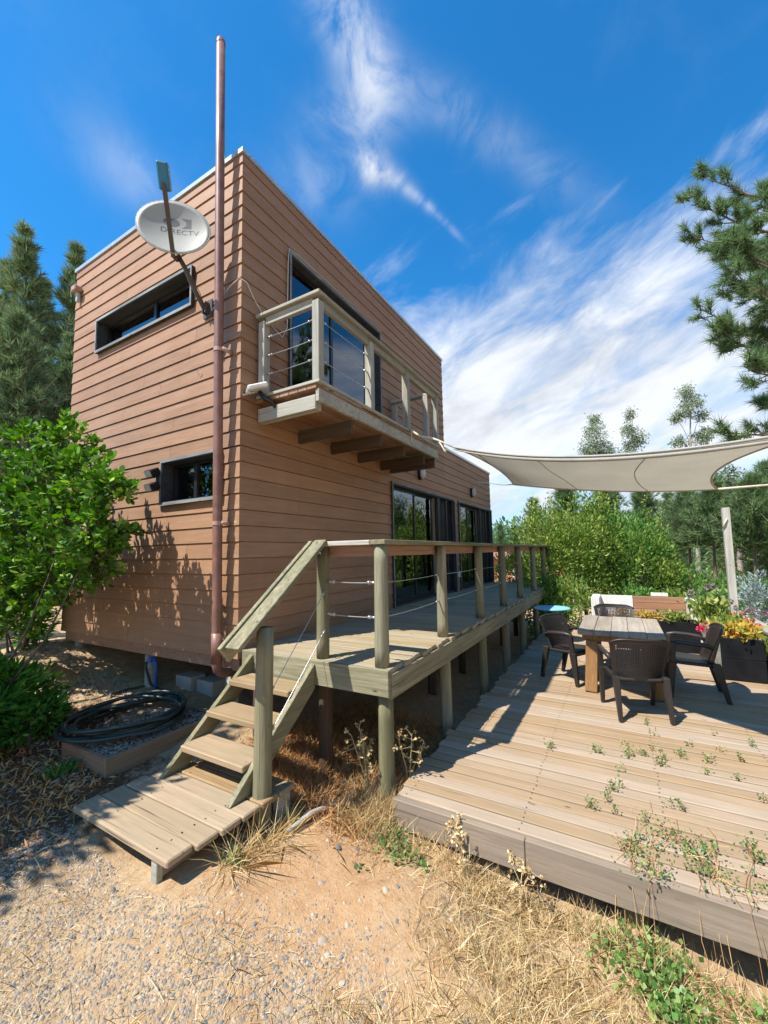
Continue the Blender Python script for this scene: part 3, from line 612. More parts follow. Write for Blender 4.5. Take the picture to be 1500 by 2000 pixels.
# ------------------------------------------------------------------ lower terrace
TZ = -.78; ter = thing('terrace', 'low ground level terrace of narrow weathered boards beside the deck', 'terrace', (3.5, -3.2, -1.2))
x = .058; k = 0; tme = []
for ln_ in (1.545, 1.56, 1.53, 1.57):
    tme.append(boardmesh('terrace_board', .0528, ln_, .019, .005, 'terr'))
while x < 7.3:
    o = bpy.data.objects.new('board', tme[random.randrange(4)]); COL.objects.link(o); o.parent = ter
    o.location = Vector((x, -3.245+random.uniform(-.02, .02), TZ-.019+random.uniform(-.0045, .0045)))-ter.location
    o.rotation_euler = (random.uniform(-.001, .001), random.uniform(-.02, .02), random.uniform(-.003, .003)); x += .1215; k += 1
bv = [o for o in ter.children]
MB().box(-.045, -.003, -2.62, -1.70, TZ-.205, TZ-.012).build('fascia', 'fasc', ter, bevel=.004); MB().box(-.047, -.003, -4.83, -2.624, TZ-.20, TZ-.008).build('fascia', 'fasc', ter, bevel=.004)
MB().box(.02, 7.25, -1.80, -1.755, TZ-.19, TZ-.042).build('joist', 'dkx', ter)
for y in (-2.6, -3.4, -4.2, -4.75): MB().box(.02, 7.25, y, y+.045, TZ-.19, TZ-.042).build('joist', 'dkx', ter)
for x in (.09, 2.4, 4.7, 6.9):
    for y in (-1.85, -3.19, -4.5): pole_(x, y, -1.7, TZ-.19 if y != -3.19 else TZ-.045, .072, ter, 'grnz', 'pile')
def screws(par, pts, r_=.0052):
    mb = MB()
    for (x, y, z) in pts: k = len(mb.v); mb.v += [(x+r_*math.cos(a), y+r_*math.sin(a), z) for a in (0, 1.05, 2.09, 3.14, 4.19, 5.24)]; mb.f.append(tuple(range(k, k+6)))
    o = mb.build('screw_heads', 'black', par); o['kind'] = 'stuff'
screws(ter, [(.058+.1215*i+dx+random.uniform(-.006, .006), y+random.uniform(-.008, .008), TZ+.0052) for i in range(36) for y in (-1.78, -2.58, -3.38, -4.18, -4.72) for dx in (-.03, .03)])
screws(deck, [(.115+.118*i+dx+random.uniform(-.005, .005), y+random.uniform(-.006, .006), DZ+.0040) for i in range(40) for y in (-.10, -.83, -1.60) for dx in (-.028, .028)], .0045)
screws(lp, [(-1.24+.149*i+dx, y+random.uniform(-.01, .01), -.6510) for i in range(6) for y in (-.88, -.30) for dx in (-.04, .04)], .006)
screws(st, [(xf+dx, y, zt+.0008) for zt, xf in ((-.098, -.265), (-.283, -.485), (-.468, -.705)) for y in (-.86, -.23) for dx in (.06, .18)], .005)
# slatted side wall
pw = thing('slatted_wall', 'low slatted timber parapet with flat cap along terrace edge', 'low wall', (3.6, -4.86, TZ))
for i in range(5): MB().box(1.9, 7.2, -4.865, -4.84, TZ+.01+i*.118, TZ+.01+i*.118+.108).build('slat', 'ltx', pw, bevel=.003)
for x in (2.0, 3.2, 4.6, 6.0, 7.1): MB().box(x, x+.07, -4.94, -4.867, TZ-.2, TZ+.6).build('post', 'ltz', pw)
MB().box(1.9, 7.2, -4.99, -4.82, TZ+.602, TZ+.64).build('cap', 'ltx', pw, bevel=.004)

# ------------------------------------------------------------------ pipe, dish, lights on the side wall
pp = thing('vent_pipe', 'tall brown plastic pipe strapped to the side wall near the corner', 'pipe', (-.1, .17, -.1))
pts = [(-.165, .165, 6.47)]+[(-.165+.055*(1-z/6.47), .165+.0*z, z) for z in (5.2, 3.9, 2.6, 1.3, .1)]+[(-.108, .165, -.05), (-.095, .165, -.10), (-.06, .163, -.135), (.0, .16, -.15), (.14, .16, -.15)]
MB().tube(pts, .045, 18).build('tube', 'pipe', pp, True); MB().lathe([(.0, .05), (.028, .045), (.042, .02), (.048, -.03)], (-.165, .165, 6.46), 18).build('cap', 'pipe', pp, True)
MB().tube([(-.11, .165, .25), (-.108, .165, -.03)], .051, 18).build('coupling', 'pipe', pp, True)
for z in (1.30, 3.05):
    xx = -.165+.055*(1-z/6.47); mb = MB().tube([(xx, .165, z-.02), (xx, .165, z+.02)], .049, 18, False); mb.box(xx, -.01, .095, .108, z-.02, z+.02); mb.box(-.016, -.008, .02, .11, z-.02, z+.02); mb.build('strap', 'band', pp, True)
# satellite dish
di = thing('satellite_dish', 'grey oval satellite dish with blue feed horn on bent arm over side window', 'satellite dish', (0, .5, 3.66))
C = Vector((-.45, .46, 4.27)); nv = Vector((-.70, -.70, .10)).normalized(); hx_ = Vector((0, 0, 1)).cross(nv).normalized(); vy = nv.cross(hx_)
mb = MB(); K = 10; S = 40; vs = [C-nv*.05]
for i in range(1, K+1):
    rr = i/K
    for j in range(S): t_ = 2*math.pi*j/S; vs.append(C+hx_*(.335*rr*math.cos(t_))+vy*(.30*rr*math.sin(t_))+nv*(.055*rr*rr-.05))
fs = [(0, 1+j, 1+(j+1) % S) for j in range(S)]+[(1+(i-1)*S+j, 1+i*S+j, 1+i*S+(j+1) % S, 1+(i-1)*S+(j+1) % S) for i in range(1, K) for j in range(S)]
mb.add(vs, fs); rfl = mb.build('reflector', 'dish', di, True); sm = rfl.modifiers.new('s', 'SOLIDIFY'); sm.thickness = .008; sm.offset = 0
mb = MB(); mb.tube([C+hx_*(.337*math.cos(2*math.pi*j/S))+vy*(.302*math.sin(2*math.pi*j/S))+nv*.004 for j in range(S+1)], .006, 6, False); mb.build('rim', 'dish', rfl, True)
def on_dish(u, v):   # u right as seen from front, v up
    rr2 = (u/.335)**2+(v/.30)**2; return C+hx_*u+vy*v+nv*(.055*rr2-.05+.0052)
def letters(txt, size):
    cu_ = bpy.data.curves.new('t', 'FONT'); cu_.body = txt; cu_.size = size; cu_.align_x = 'CENTER'; cu_.resolution_u = 3; ob = bpy.data.objects.new('t', cu_); COL.objects.link(ob)
    me_ = bpy.data.meshes.new_from_object(ob.evaluated_get(bpy.context.evaluated_depsgraph_get())); bpy.data.objects.remove(ob); bpy.data.curves.remove(cu_); return me_
bpy.context.view_layer.update()
lm = letters('DIRECTV', .078)
base = di.location
for v_ in lm.vertices: v_.co = on_dish(v_.co.x*1.15+.045, v_.co.y-.03)-base
fin('lettering', lm, 'logo', di)
mb = MB(); A_ = []   # swoosh emblem: a dark block with a pale crescent cut out
def grid_region(test, u0, u1, v0, v1, n=46):
    m_ = MB()
    for i in range(n):
        for j in range(n):
            ua, ub = u0+(u1-u0)*i/n, u0+(u1-u0)*(i+1)/n; va, vb = v0+(v1-v0)*j/n, v0+(v1-v0)*(j+1)/n
            if test((ua+ub)/2, (va+vb)/2): m_.add([on_dish(ua, va), on_dish(ub, va), on_dish(ub, vb), on_dish(ua, vb)], [(0, 1, 2, 3)])
    return m_
def em(u, v):
    inner = ((u+.035)/.075)**2+((v-.09)/.042)**2 < 1
    outer = ((u+.02)/.125)**2+((v-.095)/.062)**2 < 1
    return inner or (not outer and u > .02)
grid_region(em, -.12, .15, .045, .145).build('emblem', 'logo', di)
bot = C-vy*.30+nv*.0; feed = C+nv*.40+vy*.13+hx_*.0
MB().bar(bot-nv*.04-vy*.01, feed-vy*.06, .035, .05).build('feed_arm', 'arm', di, bevel=.004)
fd = (feed-bot).normalized(); mb = MB().bar(feed-fd*.10, feed+fd*.11, .095, .10); mb.build('feed_horn', 'teal', di, bevel=.012)
MB().tube([feed-fd*.02-nv*.03, feed-fd*.02-nv*.085], [.03, .034], 14).build('feed_cap', 'teal', di, True)
MB().tube([C-nv*.06, C-nv*.13, C-nv*.17-vy*.15, Vector((-.27, .52, 3.95)), Vector((-.22, .52, 3.86)), Vector((-.09, .5, 3.66)), Vector((-.05, .5, 3.62))], .024, 12).build('mast', 'arm', di, True)
MB().tube([bot-nv*.03, C-nv*.17-vy*.22, C-nv*.15-vy*.1], .022, 10).build('elbow', 'arm', di, True)
mb = MB(); mb.box(-.034, -.022, .42, .56, 3.55, 3.74); mb.box(-.085, -.036, .46, .474, 3.58, 3.70); mb.box(-.085, -.036, .506, .52, 3.58, 3.70); mb.build('bracket', 'arm', di)
MB().tube([(-.05, .5, 3.64), (-.10, .53, 3.8), (-.15, .60, 3.98), (-.30, .58, 4.05), bot-nv*.03], .004, 5).build('cable', 'arm', di, True)
# coax from the bracket round the corner to the balcony
tag(MB().tube([(-.035, .42, 3.60), (-.05, .30, 3.66), (-.055, .1, 3.76), (-.05, -.03, 3.80), (.03, -.045, 3.79), (.14, -.04, 3.66), (.3, -.035, 3.53), (.55, -.035, 3.45), (.62, -.04, 3.6), (.63, -.045, 4.40), (.64, -.055, 4.575), (.8, -.058, 4.585), (2.76, -.058, 4.58)], .0055, 6).build('coax_cable', 'wire', None, True), 'thin pale cable running round the corner and over the balcony window', 'cable')
# corner wall light at far end of side wall
wl = thing('security_light', 'small box light high on the far end of the side wall', 'wall light', (-.02, 3.4, 4.8))
MB().box(-.12, -.022, 3.34, 3.46, 4.84, 4.92).build('head', 'band', wl, bevel=.01); MB().box(-.07, -.022, 3.38, 3.43, 4.70, 4.84).build('stem', 'lens', wl, bevel=.006); MB().tube([(-.06, 3.46, 4.88), (-.08, 3.56, 4.90), (-.06, 3.58, 4.83)], .006, 6).build('wire', 'wire', wl)
# twin floodlight beside the lower side window
fl = thing('twin_floodlight', 'black twin floodlight beside the lower side window', 'floodlight', (-.05, 1.3, 1.9))
for z in (1.93, 1.77):
    hd = MB().bar((-.16, 1.30, z-.02), (-.06, 1.30, z+.03), .13, .085).build('head', 'black', fl, bevel=.01)
    MB().bar((-.166, 1.30, z-.023), (-.160, 1.30, z-.020), .105, .062).build('lens', 'lens', hd)
MB().box(-.06, -.024, 1.26, 1.32, 1.74, 1.98).build('bracket', 'black', fl)
# bulkhead lamps on the front wall
for x, lab in ((4.16, 'oval bulkhead lamp under the balcony end, above the first glass door'), (7.24, 'oval bulkhead lamp above the farther glass door')):
    bl = thing('bulkhead_lamp', lab, 'wall lamp', (x, -.03, 2.46), 'bulkhead lamps on the front wall')
    MB().add(*(lambda v, f_: (v, f_))([(x+math.cos(a)*.085, y, 2.46+math.sin(a)*.125) for y in (-.075, -.02) for a in np.linspace(0, 2*math.pi, 25)[:-1]], [(i, (i+1) % 24, 24+(i+1) % 24, 24+i) for i in range(24)]+[tuple(range(24))[::-1], tuple(range(24, 48))])).build('backplate', 'black', bl)
    vs = []; fs = []
    for i in range(7):
        rr = math.cos(i/6*math.pi/2); yy = -.077-.07*math.sin(i/6*math.pi/2)
        vs += [(x+math.cos(a)*.075*rr, yy, 2.46+math.sin(a)*.112*rr) for a in np.linspace(0, 2*math.pi, 21)[:-1]]
    fs = [(i*20+j, i*20+(j+1) % 20, (i+1)*20+(j+1) % 20, (i+1)*20+j) for i in range(6) for j in range(20)]
    MB().add(vs, fs).build('diffuser', 'lens', bl, True)
# motion light on balcony corner
ml = thing('led_floodlight', 'white led light on black swivel bracket at the balcony corner', 'floodlight', (BX0-.05, -.10, 2.62))
hd = MB().bar((BX0-.20, -.09, 2.625), (BX0-.04, -.20, 2.70), .16, .05).build('head', 'white', ml, bevel=.014)
for i in range(3):
    for j in range(2): MB().lathe([(0, -.012), (.014, -.012), (.016, 0)], (BX0-.195+j*.035, -.045-.04*i, 2.59+.016*j), 10).build('led', 'lens', ml, True)
MB().tube([(BX0-.09, -.15, 2.63), (BX0-.06, -.20, 2.56), (BX0-.03, -.27, 2.52), (BX0-.0, -.28, 2.47)], [.022, .028, .02, .016], 10).build('swivel', 'black', ml, True)
# white yoke for the cable clip on the lower wall and outside socket
tag(MB().tube([(-.026, .62, 2.94), (-.05, .63, 2.97), (-.045, .60, 3.0)], .004, 5).build('cable_clip', 'wire'), 'small bent white cable end on the side wall below the dish', 'cable')
sk_ = thing('outdoor_socket', 'white socket box beside the second glass door', 'socket', (6.1, -.03, .45)); MB().box(6.04, 6.14, -.065, -.026, .40, .52).build('box', 'white', sk_, bevel=.006); MB().box(6.06, 6.12, -.07, -.066, .43, .49).build('cover', 'lens', sk_)

# ------------------------------------------------------------------ bed, hose, tap
bed = thing('edging_box', 'timber edging box filled with gravel below the side wall', 'garden edging', (-.4, .7, -.7))
MB().box(-.985, .02, .30, .335, -.745, -.565).build('board', 'landx', bed, bevel=.005); MB().box(-.985, -.945, .337, 1.02, -.745, -.568).build('board', 'redy', bed, bevel=.005); MB().box(-.943, .02, .98, 1.02, -.745, -.60).build('board', 'dkx', bed)
MB().box(-.94, .02, .338, .978, -.76, -.585).build('fill', 'soil', bed)
rb_ = thing('retaining_board', 'dark board holding back the gravel slope under the side wall', 'garden edging', (-.2, 2.45, -.6)); MB().bar((-.72, 2.62, -.56), (.1, 2.28, -.55), .04, .2).build('board', 'dkx', rb_, bevel=.004); MB().tube([(-.1, 2.33, -.9), (-.1, 2.33, -.46)], .03, 8).build('peg', 'dkz', rb_)
hp = []
for k in range(7*28):
    a = 2*math.pi*k/28+2.4; lp_ = k/28
    rx = .50-.025*math.sin(lp_*2.3)-.055*(lp_ % 2)+.02*math.sin(lp_*5+a); ry = .44-.05*math.cos(lp_*1.7)-.04*((lp_*1.3) % 1.4)+.015*math.sin(3*a)
    cx_, cy_ = -.50+.03*math.sin(lp_*1.9), .88+.035*math.cos(lp_*2.6)
    z = -.535+.018*lp_*.75+.012*math.sin(a*2+lp_)
    hp.append((cx_+rx*math.cos(a), cy_+ry*math.sin(a), z))
hp += [(-.25, .95, -.45), (0.0, 1.15, -.5), (.1, 1.35, -.52), (.03, 1.46, -.45), (-.03, 1.47, -.25), (-.02, 1.47, -.19)]
tag(MB().tube(hp, .0165, 8).build('garden_hose', 'hose', None, True), 'thick dark green hose coiled on the edging box', 'hose')
tag(MB().tube([(-.75, 1.9, -.50), (-.4, 1.75, -.52), (-.1, 1.7, -.5), (.1, 1.62, -.5)], .012, 7).build('irrigation_pipe', 'hose', None, True), 'thin dark pipe lying behind the coiled hose', 'pipe')
tp = thing('garden_tap', 'blue valve and standpipe below the house edge', 'tap', (.02, 1.4, -.5)); MB().tube([(.02, 1.36, -.75), (.02, 1.36, -.2), (.02, 1.40, -.16), (.0, 1.47, -.17)], .016, 8).build('pipe', 'bluep', tp, True); MB().box(-.02, .03, 1.40, 1.44, -.19, -.13).build('valve', 'bluep', tp, bevel=.006); MB().tube([(-.04, 1.42, -.13), (.05, 1.42, -.12)], .008, 6).build('handle', 'steel', tp)
for i, (x, y, lab) in enumerate(((.28, 1.12, 'pale concrete block under the house beside the tap'), (.34, .82, 'pale concrete block under the house nearer the pipe'))):
    tag(MB().box(x, x+.2, y, y+.28, -.80, -.40-.03*i).build('concrete_block', 'conc', None, bevel=.01), lab, 'block', 'blocks under the house')

# ------------------------------------------------------------------ sail
sail = thing('shade_sail', 'beige shade cloth sail stretched over the terrace table', 'shade sail', (2.0, -3, 1.5))
A, B, C_, D_ = (Vector(q) for q in ((1.93, -1.52, 2.262), (2.02, -2.21, 1.738), (2.48, -4.13, 1.557), (.46, -4.38, 1.648)))
n_ = 26; vs = []
def edge(p, q, t_, inw, sag): return p.lerp(q, t_)+inw*(4*t_*(1-t_))+Vector((0, 0, -sag*4*t_*(1-t_)))
cen = (A+B+C_+D_)/4
def inward(p, q, k): v_ = cen-(p+q)/2; return v_*k
eAB = lambda t_: edge(A, B, t_, inward(A, B, .10), .0); eDC = lambda t_: edge(D_, C_, t_, inward(D_, C_, .20), .0)
eAD = lambda t_: edge(A, D_, t_, inward(A, D_, .06), .14); eBC = lambda t_: edge(B, C_, t_, inward(B, C_, .05), .055)
for i in range(n_+1):
    for j in range(n_+1):
        u, v_ = i/n_, j/n_
        P = eAB(u)*(1-v_)+eDC(u)*v_+eAD(v_)*(1-u)+eBC(v_)*u-(A*(1-u)*(1-v_)+B*u*(1-v_)+D_*(1-u)*v_+C_*u*v_)
        P += Vector((0, 0, .012*math.sin(u*9+v_*4)*math.sin(v_*math.pi)*u*(1-u)*3+.006*math.sin(v_*22+u*6)*u*(1-u)*4*(1-v_)*v_*4)); vs.append(P)
mb = MB().add(vs, [(i*(n_+1)+j, (i+1)*(n_+1)+j, (i+1)*(n_+1)+j+1, i*(n_+1)+j+1) for i in range(n_) for j in range(n_)])
cl = mb.build('cloth', 'cloth', sail, True)
for jc in (9, 18): MB().tube([vs[i*(n_+1)+jc]-Vector((0, 0, .003)) for i in range(n_+1)], .0045, 5).build('seam', 'hem', sail, True)
mb = MB()
for fn in (eAB, eDC, eAD, eBC): mb.tube([fn(k/20) for k in range(21)], .010, 6)
mb.build('hem', 'hem', sail, True)
mb = MB().tube([eAD(k/24)+Vector((.012, 0, -.028)) for k in range(25)], [.004+.016*math.sin(math.pi*k/24)**.5 for k in range(25)], 6); mb.build('rolled_edge', 'hem', sail, True)
MB().tube([eAD(.1)+Vector((.02, -.01, -.01)), eAD(.13)+Vector((.06, 0, -.045)), eAD(.17)+Vector((.15, .02, -.10))], .004, 5).build('cord', 'black', sail)
rope = [(2.08, BY-.035, 2.63), (2.05, BY-.09, 2.58), (2.0, -1.05, 2.49), (1.97, -1.22, 2.43), (1.95, -1.34, 2.37), tuple(A)]
MB().tube(rope, [.011, .014, .012, .017, .012, .010], 7).build('rope', 'rope', sail, True)
MB().tube([(2.08, BY-.04, 2.61), (2.085, BY-.05, 2.52), (2.08, BY-.05, 2.45)], .007, 6).build('rope_tail', 'rope', sail, True); MB().tube([(1.95, -1.34, 2.36), (1.97, -1.38, 2.27), (1.94, -1.42, 2.22)], [.012, .008, .02], 6).build('rope_tail', 'rope', sail, True)
MB().tube([B, B+Vector((.10, .14, .02)), (5.9, -.02, 2.62)], [.008, .0035, .0015], 6).build('tether', 'steel', sail, True)
MB().tube([C_, (3.0, -4.75, 1.62), (4.4, -5.9, 1.85), (6.6, -6.5, 2.4)], [.012, .010, .010, .009], 6).build('tether_rope', 'rope', sail, True); MB().tube([D_, (-.2, -5.4, 1.9), (-.5, -6.0, 2.1)], .008, 6).build('tether_cord', 'rope', sail, True)
pl_ = thing('sail_post', 'square grey timber post standing among the planter flowers', 'post', (5.72, -4.80, TZ)); MB().box(5.67, 5.77, -4.82, -4.72, TZ-.3, 1.60).build('shaft', 'ltz', pl_, bevel=.006); MB().tube([(5.66, -4.77, 1.42), (5.64, -4.73, 1.35), (5.66, -4.71, 1.27)], .012, 6).build('knot', 'rope', pl_, True)
tag(MB().tube([(-.5, -6.0, -1.4), (-.5, -6.0, 2.2)], .06, 10).build('anchor_post', 'grnz', None, True), 'round post anchoring the near sail corner outside the picture', 'post')

# ------------------------------------------------------------------ terrace furniture
def make_chair():
    c = thing('armchair', 'x', 'chair', (0, 0, 0))
    # back: perforated curved shell
    nu, nv_ = 26, 20; mb = MB()
    def bp(u, v_):
        w = .235+.055*v_; y = w*u; z = .40+.43*v_-.060*(abs(u)**5)*v_**1.5-.012*(1-u*u)*v_; x = -.215-.115*v_+.10*u*u*(1-.25*v_); return Vector((x, y, z))
    for i in range(nu):
        for j in range(nv_):
            u0, u1, v0, v1 = -1+2*i/nu, -1+2*(i+1)/nu, j/nv_, (j+1)/nv_
            q = [bp(u0, v0), bp(u1, v0), bp(u1, v1), bp(u0, v1)]
            if 2 <= i < nu-2 and 2 <= j < nv_-2:
                m_ = sum(q, Vector())/4; k = .56; inn = [m_+(p-m_)*k for p in q]; b0 = len(mb.v)
                mb.add(q+inn, [(0, 1, 5, 4), (1, 2, 6, 5), (2, 3, 7, 6), (3, 0, 4, 7)])
            else: mb.add(q, [(0, 1, 2, 3)])
    bk = mb.build('backrest', 'rattan', c, False); so_ = bk.modifiers.new('s', 'SOLIDIFY'); so_.thickness = .012; so_.offset = 0
    MB().tube([bp(-1+2*k/24, 1)+Vector((0, 0, .004)) for k in range(25)], .012, 8).build('top_edge', 'rattan', c, True)
    # seat
    mb = MB(); vs = []; n = 12
    for i in range(n+1):
        for j in range(n+1):
            a, b = i/n, -1+2*j/n; vs.append((-.215+.45*a, b*(.225+.03*a), .415+.02*a-.018*(1-b*b)*math.sin(math.pi*min(1, a*1.1))-.035*max(0, a-.85)/.15))
    mb.add(vs, [(i*(n+1)+j, (i+1)*(n+1)+j, (i+1)*(n+1)+j+1, i*(n+1)+j+1) for i in range(n) for j in range(n)]); se = mb.build('seat', 'rattan', c, True); so_ = se.modifiers.new('s', 'SOLIDIFY'); so_.thickness = .035; so_.offset = -1
    for sy in (-1, 1):
        # front leg rises into the arm, rear leg splays back
        def pr(p0, p1, w0, w1, d0, d1):
            m_ = MB(); vs = []
            for p, w, d in ((p0, w0, d0), (p1, w1, d1)):
                for i, j in ((-1, -1), (1, -1), (1, 1), (-1, 1)): vs.append((p[0]+i*d/2, p[1]+j*w/2, p[2]))
            return m_.add(vs, [(3, 2, 1, 0), (4, 5, 6, 7), (0, 1, 5, 4), (1, 2, 6, 5), (2, 3, 7, 6), (3, 0, 4, 7)])
        m_ = pr((.245, sy*.255, 0), (.205, sy*.262, .42), .038, .052, .045, .085); m_.v += pr((.205, sy*.262, .42), (.185, sy*.272, .645), .052, .05, .06, .045).v; m_.f += [tuple(i+8 for i in q) for q in m_.f]
        m_.build('leg', 'rattan', c, False, .006)
        pr((-.30, sy*.235, 0), (-.205, sy*.232, .43), .036, .06, .045, .085).build('leg', 'rattan', c, False, .006)
        MB().tube([bp(sy*1.0, .52)+Vector((0, 0, 0)), (-.13, sy*.285, .635), (-.02, sy*.292, .648), (.12, sy*.285, .655), (.195, sy*.272, .645), (.213, sy*.268, .60)], [.024, .026, .027, .027, .025, .02], 8).build('arm', 'rattan', c, True)
    return c
def copy_tree(o, parent=None):
    c = o.copy(); COL.objects.link(c); c.parent = parent
    for ch in o.children: copy_tree(ch, c)
    return c
ch0 = make_chair()
spots = [((2.49, -3.28, TZ), R(17), 'dark plastic wicker armchair with its back to the camera, front of table'),
         ((3.42, -2.57, TZ), R(-118), 'dark plastic wicker armchair left of the table beside the deck'),
         ((3.42, -3.90, TZ), R(90), 'dark plastic wicker armchair right of the table seen side-on'),
         ((4.75, -3.10, TZ), R(183), 'dark plastic wicker armchair behind the table, only its back showing')]
for i, (p, a, lab) in enumerate(spots):
    c = ch0 if i == 0 else copy_tree(ch0); c.location = p; c.rotation_euler.z = a; c['label'] = lab; c['group'] = 'wicker armchairs round the table'
tb = thing('dining_table', 'rustic plank table with thick splayed timber legs', 'table', (3.6, -3.17, TZ))
for i in range(5): MB().box(2.97-.006*(i % 2), 4.32+.01*(i % 3), -3.635+i*.1865, -3.635+i*.1865+.182, TZ+.685+.003*(i % 2), TZ+.73+.003*((i*2) % 3)).build('plank', 'ttop', tb, bevel=.004)
for x, sx in ((3.10, 1), (4.16, -1)):
    for y, sy in ((-3.48, 1), (-2.86, -1)):
        MB().bar((x-sx*.10, y-sy*.035, TZ), (x, y, TZ+.60), .135, .11, (1, 0, 0)).build('leg', 'orange', tb, bevel=.005)
    MB().box(x-.03, x+.03, -3.58, -2.75, TZ+.60, TZ+.684).build('cross_beam', 'orange', tb, bevel=.004)
MB().box(3.14, 4.12, -3.21, -3.13, TZ+.60, TZ+.683).build('rail', 'orange', tb)
# blue bistro table
bt = thing('bistro_table', 'small round pale blue metal table beyond the deck corner', 'table', (5.75, -2.02, TZ))
MB().lathe([(0, .612), (.325, .612), (.335, .622), (.335, .634), (.32, .64), (0, .64)], (5.75, -2.02, TZ), 36).build('top', 'blue', bt)
for k in range(3):
    a = R(200+k*120); dx, dy = math.cos(a), math.sin(a)
    MB().tube([(5.75+dx*.16, -2.02+dy*.16, TZ+.612), (5.75+dx*.06, -2.02+dy*.06, TZ+.42), (5.75+dx*.05, -2.02+dy*.05, TZ+.30), (5.75+dx*.17, -2.02+dy*.17, TZ+.13), (5.75+dx*.27, -2.02+dy*.27, TZ+.05), (5.75+dx*.29, -2.02+dy*.29, TZ)], .011, 8).build('leg', 'blue', bt, True)
MB().lathe([(.058, .34), (.066, .35), (.058, .36)], (5.75, -2.02, TZ), 18).build('ring', 'blue', bt)
# garden sofa
sf = thing('garden_sofa', 'white washed timber sofa with bare brown back boards behind the table', 'sofa', (6.5, -3.55, TZ))
MB().box(6.30, 7.0, -2.83, -2.68, TZ, TZ+.80).build('arm', 'whitew', sf, bevel=.008); MB().box(6.30, 7.0, -4.42, -4.27, TZ, TZ+.78).build('arm', 'whitew', sf, bevel=.008)
MB().box(6.28, 6.9, -4.265, -2.835, TZ+.26, TZ+.40).build('seat', 'redy', sf, bevel=.006); MB().box(6.92, 6.98, -3.40, -2.835, TZ+.40, TZ+.79).build('back_panel', 'whitew', sf)
for i in range(3): MB().box(6.90, 6.95, -4.265, -3.41, TZ+.42+i*.125, TZ+.42+i*.125+.118).build('back_board', 'redy', sf, bevel=.004)
MB().box(6.93, 7.0, -4.0, -3.72, TZ+.80, TZ+.86).build('cap', 'whitew', sf); MB().box(6.34, 6.9, -4.265, -2.835, TZ+.02, TZ+.255).build('base', 'dky', sf)
# planters
def planter(name, lab, x0, x1, y0, y1, h, side):
    p = thing(name, lab, 'planter', ((x0+x1)/2, (y0+y1)/2, TZ))
    for i in range(2):
        za, zb = TZ+.012+i*h/2, TZ+.012+(i+1)*h/2-.006
        MB().box(x0, x0+.025, y0, y1, za, zb).build('board', 'planter', p, bevel=.003); MB().box(x1-.025, x1, y0, y1, za, zb).build('board', 'planter', p, bevel=.003)
        MB().box(x0+.026, x1-.026, y1-.025, y1, za, zb).build('board', side, p, bevel=.003); MB().box(x0+.026, x1-.026, y0, y0+.025, za, zb).build('board', 'planter', p, bevel=.003)
    MB().box(x0+.027, x1-.027, y0+.027, y1-.027, TZ+.05, TZ+h-.06).build('earth', 'soil', p); return p
planter('planter', 'long black planter box at the terrace edge, short end facing the camera', 4.22, 5.62, -4.77, -4.32, .54, 'ltx')
planter('planter', 'long black planter box between the table and the white sofa', 5.66, 6.02, -4.30, -3.1, .50, 'planter')

# ------------------------------------------------------------------ plants
def blobpts(n, c, rad, shell=.55, rs=None):
    rs = rs or rng; d = nrm(rs.normal(0, 1, (n, 3))); rr = rs.uniform(shell, 1, n)[:, None]**.6
    return np.array(c)+d*rr*np.array(rad), d
def bush(name, label, cat, base, rad, hgt, n, size, mat, clumps=40, wid=.5, group=None, seed=1, stemmat='bark', upw=.5, lift=.5, stems=5, cr=.30, box=None):
    rs = np.random.default_rng(seed); t_ = thing(name, label, cat, base, group); b = np.array(base)
    ce, cdv = blobpts(clumps, b+np.array([0, 0, hgt*lift]), np.array([rad[0], rad[1], hgt*(1-lift) if lift > .5 else hgt*.5])*.86, .35, rs)
    if box is not None: ce = box(ce)
    per = max(1, n//clumps); P = []; A_ = []
    for i, c in enumerate(ce):
        s_ = rs.uniform(.7, 1.3)*cr*min(rad[0], rad[1], hgt/2); d = nrm(rs.normal(0, 1, (per, 3))); rr = rs.uniform(.2, 1, per)[:, None]**.5
        P.append(c+d*rr*s_*np.array([1, 1, .85])); A_.append(d+cdv[i]*.6+np.array([0, 0, upw]))
    V = leaves(np.concatenate(P), np.concatenate(A_), size, wid, .4, rs); arr_mesh('crown', V, 4, mat, t_, base=base)
    mb = MB()
    for k in range(stems):
        c = ce[rs.integers(len(ce))]; a = b+np.array([rs.normal(0, .06), rs.normal(0, .06), -.1]); m1 = (a*.5+c*.5)+np.array([0, 0, -.1*hgt])
        mb.tube([a, m1, c], [.022*hgt**.5, .015*hgt**.5, .006], 6)
    mb.build('trunk', stemmat, t_, True); return t_
def G(x, y): return float(zg(np.array([x]), np.array([y]))[0])

